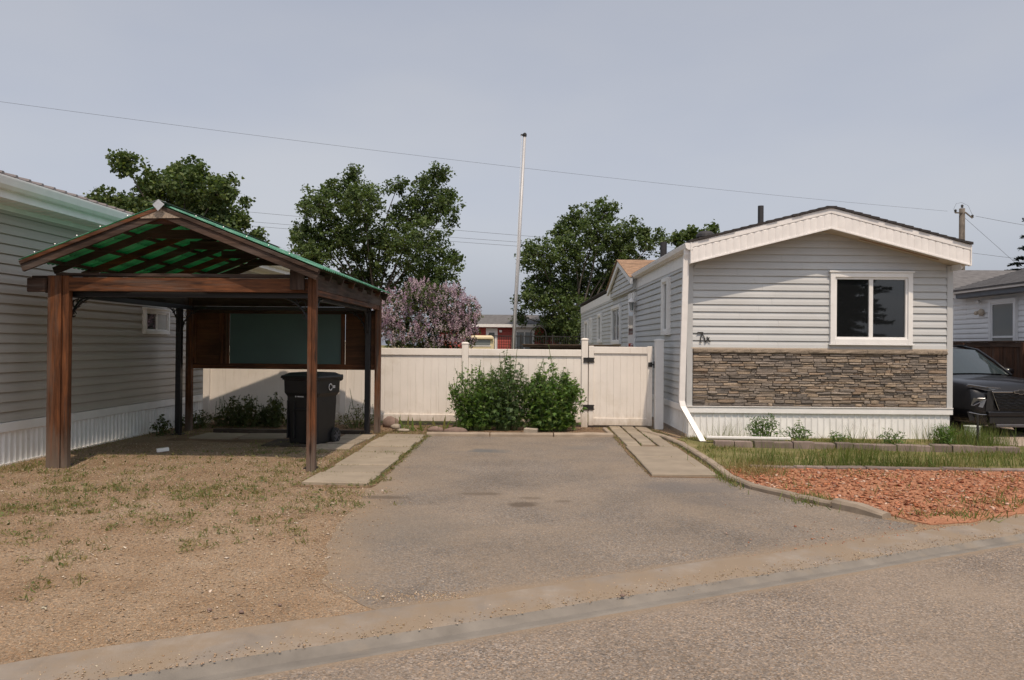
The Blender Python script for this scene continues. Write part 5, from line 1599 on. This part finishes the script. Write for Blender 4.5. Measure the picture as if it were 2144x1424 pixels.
# leafy perennials by the fence: palmate leaves on upright stems
PALM = []
for i in range(11):
    a = R(-90 - 150 + 300*i/10 + 180)
    rr2 = .5 if i % 2 == 0 else .24
    PALM.append((rr2*math.sin(R(-150+300*i/10)), rr2*math.cos(R(-150+300*i/10)), -.10 if i % 2 == 0 else .02))
PALM_V = [(0,-.06,0)] + PALM
PALM_F = [(0,i+2,i+1) for i in range(10)]
def perennial(name, label, base, stems, pal, leaf, mat='leaf', V=PALM_V, F=PALM_F, per=1.0, spikes=0, cat='plant', tilt=.55):
    t = thing(name, label, cat, base)
    mb = MB(); mb.smooth = True
    T, sz = [], []
    for (dx, dy, h, lean) in stems:
        p0 = Vector((dx*.45, dy*.5, 0)); p1 = Vector((dx, dy, h)); m = (p0+p1)/2 + Vector((-lean*.1, 0, .05))
        mb.tube([p0, m, p1], [.008,.006,.004], 5, False)
        n = int(h/.9*34*per)
        for i in range(n):
            u = random.uniform(.08, 1.0)
            c = (p0.lerp(m, u*2) if u < .5 else m.lerp(p1, u*2-1))
            a = random.uniform(0, 2*math.pi); r = random.uniform(.04, .17)*(1.1-u*.75)*1.15
            T.append((c.x+r*math.cos(a), c.y+r*math.sin(a), c.z+random.uniform(-.03,.05))); sz.append(leaf*random.uniform(.7,1.2)*(1.12-.45*u))
    for k in range(spikes):
        dx, dy, h, l = random.choice(stems)
        a = Vector((dx, dy, h*.9)); b = a + Vector((random.uniform(-.08,.08), 0, random.uniform(.12,.42)))
        mb.tube([a, a.lerp(b,.5), b], [.005,.006,.003], 5, False)
        for i in range(9):
            u = random.uniform(.2,1); c = a.lerp(b,u); T.append((c.x+random.uniform(-.02,.02), c.y+random.uniform(-.02,.02), c.z)); sz.append(leaf*.25)
    T = np.array(T); N = len(T)
    mb.build('stems', M['stem'], t)
    Mx = euler_mats(RNG.normal(.35,tilt,N), RNG.normal(0,tilt,N), RNG.uniform(0,2*math.pi,N)) * np.array(sz)[:,None,None]
    many('foliage', V, F, Mx, T, M[mat], pick(pal, N, .22), t)
    return t
GRN = [(.088,.165,.038),(.112,.200,.046),(.064,.122,.033),(.150,.225,.058)]
GR2 = [(.080,.132,.050),(.098,.158,.060),(.064,.106,.046)]
def ring(n, rx, ry, hmin, hmax, cx=0., cy=0.):
    out = []
    for i in range(n):
        a = random.uniform(0, 2*math.pi); q = random.uniform(0,1)**.5
        x, y = cx+q*rx*math.cos(a), cy+q*ry*math.sin(a)
        out.append((x*1.08, y, max(.1, hmin*.6+(hmax-hmin*.6)*(1-.62*q**1.6)*random.uniform(.62,1.05)), random.uniform(-1,1)))
    return out
perennial('flowering_perennial', 'leafy perennial clump with tall thin spikes, left of the bushes by the fence', (-1.02,14.98,0), ring(80,.52,.34,.8,1.34), GRN, .095, spikes=18, per=1.15)
perennial('flowering_perennial', 'tallest greyish-green clump with drooping spikes in the middle of the fence bushes', (-.44,15.05,0), ring(64,.42,.32,1.0,1.52), GR2, .105, spikes=16)
perennial('leafy_perennial', 'bright broad-leaved perennial clump next to the gate hinge post', (.40,14.98,0), ring(106,.60,.38,.8,1.40), GRN, .112, spikes=7, per=1.15)
# scrubby growth at the back of the carport
SCR = [(.045,.062,.022),(.060,.078,.028),(.085,.085,.030)]
perennial('weed_bush', 'tangled dark weed bush at the fence behind the carport', (-5.55,15.05,0), ring(40,.42,.25,.3,.66), SCR, .10, spikes=4, cat='shrub')
perennial('weed_bush', 'leafy weed standing at the fence just left of the black bin', (-4.95,15.1,0), ring(22,.22,.2,.35,.68), SCR, .11, spikes=1, cat='shrub')
perennial('weed_bush', 'low straggly weeds at the rear left post of the carport', (-6.35,14.75,0), ring(24,.34,.3,.15,.40), SCR, .09, cat='shrub')
perennial('weed_bush', 'dry yellowish weeds at the fence right of the black bin', (-3.35,15.1,0), ring(20,.36,.2,.2,.45), [(.14,.12,.045),(.10,.10,.035)], .07, spikes=5, cat='shrub')
perennial('weed_bush', 'small dark weed at the foot of the carport\'s rear left steel post', (-6.5,13.6,0), ring(14,.12,.12,.15,.36), SCR, .08, cat='shrub')
for lb, x, s_, h_ in (('thin straggly weeds between the two weed bushes behind the carport', -5.2, .3, .38), ('low weeds hugging the fence under the left half of the rear screen', -6.0, .28, .34)):
    perennial('weed_bush', lb, (x,15.2,0), ring(18,s_,.16,h_*.5,h_), SCR, .075, spikes=6, cat='shrub')
# weeds along the stone front
NARV = [(0,-.5,0),(.12,0,.03),(0,.5,-.08),(-.12,0,.03)]
WEED = [(.085,.155,.038),(.11,.185,.045),(.07,.13,.035)]
for lb, x, y, s, n, h in (('feathery green weed, the tallest against the white skirting', 4.05,13.6,.24,24,.55), ('second bushy weed along the skirting, right of the tallest one', 4.62,13.55,.2,16,.34),
                          ('low dark leafy weed below the middle of the stone wall', 5.25,13.5,.2,12,.22), ('green weed under the right end of the front window', 6.15,13.4,.24,14,.26), ('leafy weed near the right corner of the grey home', 7.1,13.5,.25,20,.40)):
    perennial('weed', lb, (x,y,0), ring(int(n*.7),s*1.2,.16,h*.4,h*1.1), WEED, .105, V=NARV, F=LEAF_F, per=2.0, tilt=.6)
# broad upright leaves by the slab walk
t = perennial('iris_clump', 'upright strap-leaved clump in the bed left of the fence bushes', (-2.05,14.75,0), ring(10,.5,.2,.08,.15), [(.12,.16,.04),(.16,.18,.05)], .12, V=NARV, F=LEAF_F)
BL = []
for i in range(34):
    BL.append((random.uniform(-.55,.55), random.uniform(-.2,.2)))
BL = np.array(BL); n = len(BL)
V = [(-.06,0,0),(.06,0,0),(.075,.02,.5),(-.075,.02,.5),(0,.10,1.0)]
Fq = [(0,1,2),(0,2,3),(3,2,4)]
bl_ = many('blades', V, Fq, euler_mats(RNG.normal(0,.25,n), RNG.normal(0,.3,n), RNG.uniform(0,6.28,n))*(RNG.uniform(.12,.32,n))[:,None,None], np.c_[BL, np.full(n,.02)], M['grass'], pick([(.13,.17,.04),(.10,.14,.035),(.20,.19,.07)], n), t)
bl_['kind'] = 'stuff'

# ------------------------------------------------------------------ grass
BLADE_V = [(-.012,0,0),(.012,0,0),(.009,.05,.5),(-.009,.05,.5),(0,.20,1.0)]
BLADE_F = [(0,1,2),(0,2,3),(3,2,4)]
def grass(name, label, P, hmin, hmax, pal, wide=1.0, lean=.28):
    P = np.asarray(P); n = len(P)
    h = RNG.uniform(hmin, hmax, n)
    Mx = euler_mats(RNG.normal(0,lean,n), RNG.normal(0,lean,n), RNG.uniform(0,2*math.pi,n))
    S3 = np.zeros((n,3,3)); S3[:,0,0] = wide*RNG.uniform(.2,.42,n); S3[:,1,1] = h; S3[:,2,2] = h
    o = many(name, BLADE_V, BLADE_F, Mx @ S3, np.c_[P, np.full(n, .004)], M['grass'], pick(pal, n, .25))
    return kind(o, 'stuff', label, 'grass')
def patchy(n, x0, x1, y0, y1, keep=.5, sc=1.3):
    x = RNG.uniform(x0,x1,n*3); y = RNG.uniform(y0,y1,n*3)
    w = np.sin(x*2.1*sc+1.3*np.sin(y*1.7*sc))+np.sin(y*2.9*sc+1.1*np.cos(x*2.3*sc))+RNG.normal(0,.6,n*3)
    i = np.argsort(-w)[:int(n*3*keep)][:n]
    return np.c_[x[i], y[i]]
GG = [(.115,.165,.040),(.15,.185,.052),(.20,.20,.075),(.09,.135,.036)]
DRY = [(.26,.21,.10),(.20,.18,.075),(.32,.25,.14)]
strip = np.concatenate([patchy(9000,2.68,9.6,10.75,12.75,.6), patchy(5000,2.7,9.0,12.7,14.1,.6)])
strip = strip[(strip[:,0] < 7.7) | (strip[:,1] < 13.0)]
strip = strip[RNG.uniform(0,1,len(strip)) < np.where(np.sin(strip[:,0]*3.1)+np.sin(strip[:,1]*5+strip[:,0]) > .2, .35, 1)]
grass('lawn_grass', 'patchy short grass before the grey home', strip, .03, .10, GG + DRY, 1.0, .45)
tall = np.concatenate([RNG.normal((7.62,13.55),(.26,.28),(900,2)), RNG.normal((3.55,13.75),(.22,.14),(70,2)), RNG.normal((5.6,13.75),(.25,.12),(60,2)), RNG.normal((7.2,13.85),(.22,.12),(160,2)), RNG.normal((4.4,11.0),(.35,.1),(400,2)), RNG.normal((5.3,11.0),(.4,.1),(400,2)), RNG.normal((6.6,11.1),(.5,.12),(300,2)), RNG.normal((3.4,11.0),(.3,.2),(300,2))])
tall = tall[~((tall[:,0] < 7.66) & (tall[:,1] > 14.1))]
grass('tall_grass', 'tall uncut grass at the corner of the grey home', tall, .14, .42, GG, .9, .22)
sw = np.concatenate([RNG.normal((3.5,13.85),(.3,.06),(30,2)), RNG.normal((5.75,13.85),(.25,.06),(30,2)), RNG.normal((6.9,13.85),(.3,.06),(22,2)), RNG.normal((7.9,13.7),(.25,.2),(40,2))])
grass('seeding_grass', 'thin seeding grass stalks in front of the white skirting', sw, .38, .62, DRY + GG[:2], .35, .25)
grass('dry_grass', 'pale dry grass where the lawn meets the shale bed', np.concatenate([RNG.normal((2.95,10.35),(.22,.3),(600,2)), RNG.normal((5.9,10.95),(.2,.2),(160,2))]), .08, .26, DRY, .7, .5)
TUFT = [(-4.74,8.6,1.6),(-6.48,9.79,1.5),(-3.26,8.42,1.3),(-3.5,8.27,1.2),(-3.71,8.39,.8),(-3.14,10.05,1.3),(-3.14,9.5,1),(-3.23,7.16,1),(-2.56,7.1,1),(-4.59,7.59,.9),(-4.78,7.36,1),(-2.11,8.24,1.2),(-2.21,7.86,1),(-2.64,6.32,.7),(-3.84,7.22,.8),(-4.8,9.74,.8),(-5.73,9.66,.8),(-2.64,9.21,1),(-4.07,12.06,1.8),(-3.62,11.83,1.8),(-2.88,8.32,.8),(-3.61,5.91,.7),(-3.29,5.26,.5),(-3.47,8.69,1),(-5.05,7.45,1.1),(-2.16,8.64,.8),(-2.05,9.09,.8),(-2.09,6.59,.6),(-4.3,6.38,.8),(-4.3,8.22,1.2),(-4.9,8.45,1),(-5.65,9.15,.7),(-3.0,10.9,1.4)]
SUB = []
for x, y, s in TUFT:
    for _ in range(int(5+7*s)):
        SUB.append((x+RNG.normal(0,.24*s), y+RNG.normal(0,.26*s), s*RNG.uniform(.1,.55)))
for _ in range(120):
    SUB.append((RNG.uniform(-6.8,-1.9), RNG.uniform(6.2,11.6), RNG.uniform(.1,.4)))
P = [RNG.normal((x,y),(.09*s+.012,.09*s+.012),(int(42*s)+3,2)) for x, y, s in SUB]
P += [np.c_[RNG.uniform(-7,-1.9,700), RNG.uniform(7.6,12,700)]]
P += [np.c_[RNG.normal(-1.83,.03,700), RNG.uniform(8.9,14,700)], np.c_[RNG.normal(-2.66,.06,700), RNG.uniform(9.6,14,700)], np.c_[RNG.uniform(-2.6,-1.85,420), RNG.choice([9.70,10.30,11.62,12.22,13.42],420)+RNG.normal(0,.012,420)]]
P += [np.c_[RNG.normal(2.44,.03,500), RNG.uniform(9.9,14.6,500)], np.c_[RNG.normal(1.53,.02,200), RNG.uniform(10,14,200)], RNG.normal((2.33,14.9),(.12,.35),(300,2)), RNG.normal((1.5,15.4),(.2,.15),(160,2)), RNG.normal((-2.3,14.3),(.45,.16),(900,2)), RNG.normal((-1.4,14.1),(.3,.05),(250,2)), RNG.normal((-6.2,14.2),(.4,.5),(600,2)), np.c_[RNG.uniform(-6.7,-2.9,900), RNG.normal(15.2,.3,900)]]
P += [np.c_[RNG.normal(-6.78,.10,600), RNG.uniform(9.2,14,600)], RNG.normal((-6.55,9.9),(.18,.25),(380,2))]
Pt = np.concatenate(P)
grass('weed_grass', 'scattered green tufts growing through the gravel and slab joints', Pt, .02, .075, GG + DRY + DRY, .8, .6)
LW = np.concatenate([RNG.normal((x,y),(.10*s+.012,.10*s+.012),(int(11*s)+1,2)) for x, y, s in SUB] + [np.c_[RNG.uniform(-7,-1.9,900), RNG.uniform(6.4,12,900)], np.c_[RNG.normal(-1.83,.03,500), RNG.uniform(8.9,14,500)], np.c_[RNG.normal(2.46,.03,300), RNG.uniform(9.3,14.6,300)]])
n = len(LW)
kind(many('leafy_weeds', LEAF_V, LEAF_F, euler_mats(RNG.normal(.3,.5,n), RNG.normal(0,.5,n), RNG.uniform(0,6.28,n))*RNG.uniform(.015,.042,n)[:,None,None], np.c_[LW, RNG.uniform(.008,.04,n)], M['leaf'], pick([(.12,.15,.05),(.16,.17,.06),(.21,.19,.09),(.10,.125,.05)], n, .2)), 'stuff', 'low leafy weeds dotted over the gravel', 'weeds')
J = np.c_[RNG.uniform(-2.6,-1.85,900), RNG.choice([9.70,10.30,11.02,11.62,12.22,12.84,13.42],900)+RNG.normal(0,.014,900)]
J = np.concatenate([J, np.c_[RNG.choice([1.831,2.093,1.56,2.36],500)+RNG.normal(0,.008,500), RNG.uniform(12.65,15.5,500)], np.c_[RNG.uniform(1.58,2.35,120), RNG.choice([11.43,12.64],120)+RNG.normal(0,.01,120)]])
J = J[np.sin(J[:,0]*9+J[:,1]*31) > -.2]
grass('joint_grass', 'grass and moss growing in the joints of the slab walk', J, .035, .075, GG + DRY[1:2], 1.3, .8)
# tufts in the shale bed and along the kerb
P = np.concatenate([patchy(500,2.8,7.5,8.2,10.6,.25,2.2), RNG.normal((3.05,8.45),(.12,.16),(260,2)), RNG.normal((2.44,9.75),(.05,.3),(200,2)), RNG.normal((4.2,7.75),(.25,.1),(160,2)), RNG.normal((5.1,8.4),(.25,.15),(180,2))])
grass('bed_weeds', 'small weeds poking out of the orange shale chips', P, .04, .13, GG + DRY[:2], 1.2, .5)

# ------------------------------------------------------------------ gravel, chips and loose stones
OCT_V = [(.5,0,0),(0,.42,.05),(-.5,.05,0),(0,-.45,0),(.05,0,.32),(0,0,-.3)]
OCT_F = [(0,1,4),(1,2,4),(2,3,4),(3,0,4),(1,0,5),(2,1,5),(3,2,5),(0,3,5)]
def stones_(name, label, P, smin, smax, pal, mat, flat=(.5,.9), z=.004, tilt=.35):
    n = len(P)
    s = smin + (smax-smin)*RNG.uniform(0,1,n)**3
    S3 = np.zeros((n,3,3)); S3[:,0,0] = s; S3[:,1,1] = s*RNG.uniform(.55,1,n); S3[:,2,2] = s*RNG.uniform(flat[0],flat[1],n)
    Mx = euler_mats(RNG.normal(0,tilt,n), RNG.normal(0,tilt,n), RNG.uniform(0,2*math.pi,n)) @ S3
    o = many(name, OCT_V, OCT_F, Mx, np.c_[P, np.full(n,z)+s*.08], M[mat], pick(pal, n, .18))
    return kind(o, 'stuff', label, 'gravel')
GP = [(.36,.265,.175),(.42,.32,.225),(.33,.24,.155),(.38,.28,.19),(.40,.28,.17),(.55,.45,.34),(.36,.25,.16),(.27,.215,.17)]
n = 170000
x = RNG.uniform(-8.5,-1.2,n); y = RNG.uniform(3.0,12.6,n)**1.0
edge = -1.84 + np.clip(8.9-y,0,4)*.11
ok = (y > yu(x)+.08) & ((x < edge-.25) | ((x < edge+.9) & (RNG.uniform(0,1,n) < np.exp(-(x-edge+.25)/.22))))
ok &= ~((x > -2.66) & (y > 8.94)) & (np.abs(x/(y+.1)) < .74) & (x > -6.9)
ok &= RNG.uniform(0,1,n) < np.interp(y, [4.5,6.0,7.5,9.0], [.16,.28,.7,.95])
Pg = np.c_[x[ok], y[ok]]
stones_('gravel_stones', 'loose tan gravel spread over the yard and under the carport', Pg, .007, .030, GP, 'pebble', (.22,.45))
x = RNG.uniform(-6.6,-1.5,420); y = RNG.uniform(4.6,11,420); ok = (y > yu(x)+.1) & (np.abs(x/y) < .72)
stones_('loose_stones', 'larger pale loose stones dotted over the gravel', np.c_[x,y][ok], .016, .06, [(.50,.42,.33),(.42,.33,.24),(.30,.23,.17),(.58,.50,.40)], 'pebble', (.3,.5), .003)
n = 5200
x = RNG.uniform(-3,5,n); y = yd(x) + RNG.exponential(.26, n) - .03
stones_('road_grit', 'grit and small stones along the gutter', np.c_[x,y], .004, .022, GP, 'pebble', z=.002)
t_ = RNG.uniform(0,5,5200); ex = np.interp(t_, [0,1,2,3,4,5], [-1.84,-1.74,-1.6,-1.42,-.9,-.4]); ey = np.interp(t_, [0,1,2,3,4,5], [8.9,7.25,6.2,5.35,5.05,5.15])
stones_('edge_grit', 'crumbs of gravel along the ragged left edge of the driveway', np.c_[ex+RNG.normal(0,.10,5200), ey+RNG.normal(0,.06,5200)], .005, .024, GP, 'pebble', (.25,.5), .002)
n = 1500
x = RNG.uniform(-2.2,3,n); y = RNG.uniform(5.2,13.9,n)
ok = (x > -1.8) & (x < 1.5) | (y < 8.5)
stones_('driveway_grit', 'sparse grit lying on the driveway', np.c_[x,y][ok], .005, .016, GP, 'pebble', z=.006)
n = 13000
x = RNG.uniform(2.55,9.5,n); y = RNG.uniform(7.35,10.72,n)
kx = np.interp(y, [7.4,7.66,8.17,8.55,9.12,9.75,10.7], [3.8,3.62,3.27,3.02,2.72,2.58,2.62])
ok = (x > kx) & (y > yu(x)+.35+.1*np.sin(x*5)) & (x/(y+.1) < .74)
SH = [(.42,.17,.085),(.48,.22,.12),(.36,.13,.065),(.50,.27,.165),(.30,.12,.07),(.44,.19,.10),(.52,.36,.27)]
stones_('shale_chips', 'orange-red shale chips filling the bed beside the kerb', np.c_[x,y][ok], .022, .085, SH, 'shale', (.14,.32), .014, .30)
x = RNG.normal(3.3,.9,260); y = yu(x)+RNG.exponential(.25,260)
stones_('stray_chips', 'stray orange chips scattered past the end of the kerb', np.c_[x,y], .012, .035, SH, 'shale', (.2,.35), .01)
n = 5000
x = RNG.uniform(-6.6,1.5,n); y = RNG.uniform(14.15,15.85,n)
stones_('bed_litter', 'dry litter and bark on the bed along the fence', np.c_[x,y], .010, .05, [(.20,.125,.075),(.27,.18,.11),(.14,.095,.065)], 'pebble', (.15,.35), .014)

def rock(name, label, loc, s, mat, seed):
    rs = random.Random(seed)
    bm = bmesh.new(); bmesh.ops.create_icosphere(bm, subdivisions=2, radius=1)
    for v in bm.verts:
        k = 1 + .13*math.sin(v.co.x*3+seed)*math.cos(v.co.y*4+seed*2) + rs.uniform(-.04,.04)
        v.co = Vector((v.co.x*s[0]*k, v.co.y*s[1]*k, max(v.co.z,-.5)*s[2]*k))
    me = bpy.data.meshes.new(name); bm.to_mesh(me); bm.free(); me.materials.append(M[mat])
    for p in me.polygons: p.use_smooth = True
    o = link(name, me, None, loc); return tag(o, label, 'rock')
rock('rock', 'smooth pale oval stone beside the slab walk', (-2.50,14.62,.09), (.10,.08,.062), 'rock', 2)
rock('rock', 'flat pink stone lying under the pale oval stone', (-2.36,14.56,.035), (.13,.08,.035), 'rock', 5)
rock('rock', 'large brown boulder half hidden behind the rear right carport post', (-2.72,15.3,.08), (.17,.13,.15), 'brown_rock', 3)
rock('rock', 'brown rock in the bed left of the iris leaves\' right end', (-1.75,14.62,.04), (.17,.09,.075), 'brown_rock', 9)
rock('rock', 'long reddish-brown rock in the soil next to the first bush', (-1.38,14.55,.03), (.26,.11,.075), 'brown_rock', 11)
bk = link('brick', slab_mesh(.24,.11,.085,'brick',M['rock']), None, (.03,14.28,.045)); bk.rotation_euler = (R(3), R(3), R(-6)); tag(bk, 'single tan brick lying by the kerb before the bushes', 'brick')
# dark stray stones on the gutter
for i, (x, y, s) in enumerate([(-1.95,4.75,.016),(-1.74,4.72,.017),(-1.55,4.86,.013),(-.94,5.05,.014),(.62,5.15,.018)]):
    rock('stone', ['leftmost dark stone near the gutter edge','dark stone just right of the leftmost gutter stone','small dark stone on the dusty gutter apron','pale pebble at the driveway corner by the gutter','single tan stone on the gutter below the driveway'][i], (x,y,.012), (s,s*.8,s*.6), 'brown_rock' if i != 3 else 'rock', 20+i)
# boards and small fittings by the skirting
pk = thing('plank', 'white painted plank lying in front of the white skirting', 'plank', (3.72,13.38,.05), -3)
B('board', M['white'], pk, -.70, -.05, .04, .70, .05, .075, .004); B('board', M['white_metal'], pk, -.68, .03, .0, .62, .10, .036, .004)
ub = thing('utility_box', 'small pale utility box half hidden in the tall grass', 'utility box', (7.80,13.95,0), 8)
B('cabinet', plain('pale_green_grey', (.42,.46,.40), .6, .1, 5), ub, -.10, -.08, 0, .10, .08, .27, .01); B('lid', plain('pale_lid', (.5,.53,.47), .6, .1, 5), ub, -.11, -.09, .271, .11, .09, .30, .008)
sk_ = MB().tube([(0,0,0),(.005,0,.30),(.0,0,.55)], [.02,.02,.017], 8).build('stake', M['iron']); sk_.location = (7.55,13.35,0); tag(sk_, 'short dark metal stake standing in the grass by the car', 'stake')

# repeats carry a shared group
GROUPS = {'flowering_perennial': 'bushes in front of the pale fence', 'leafy_perennial': 'bushes in front of the pale fence', 'weed_bush': 'weeds behind the carport',
          'weed': 'weeds along the white skirting', 'rock': 'rocks in the bed along the fence', 'stone': 'small stones near the gutter', 'poplar_tree': 'poplars behind the homes',
          'power_line': 'overhead wires', 'spruce_tree': 'spruces', 'mobile_home': 'mobile homes', 'red_house': 'red houses', 'brick_edging': 'paver edgings'}
for o in bpy.data.objects:
    g_ = GROUPS.get(o.name.split('.')[0])
    if g_ and o.parent is None and 'category' in o.keys():
        o['group'] = g_
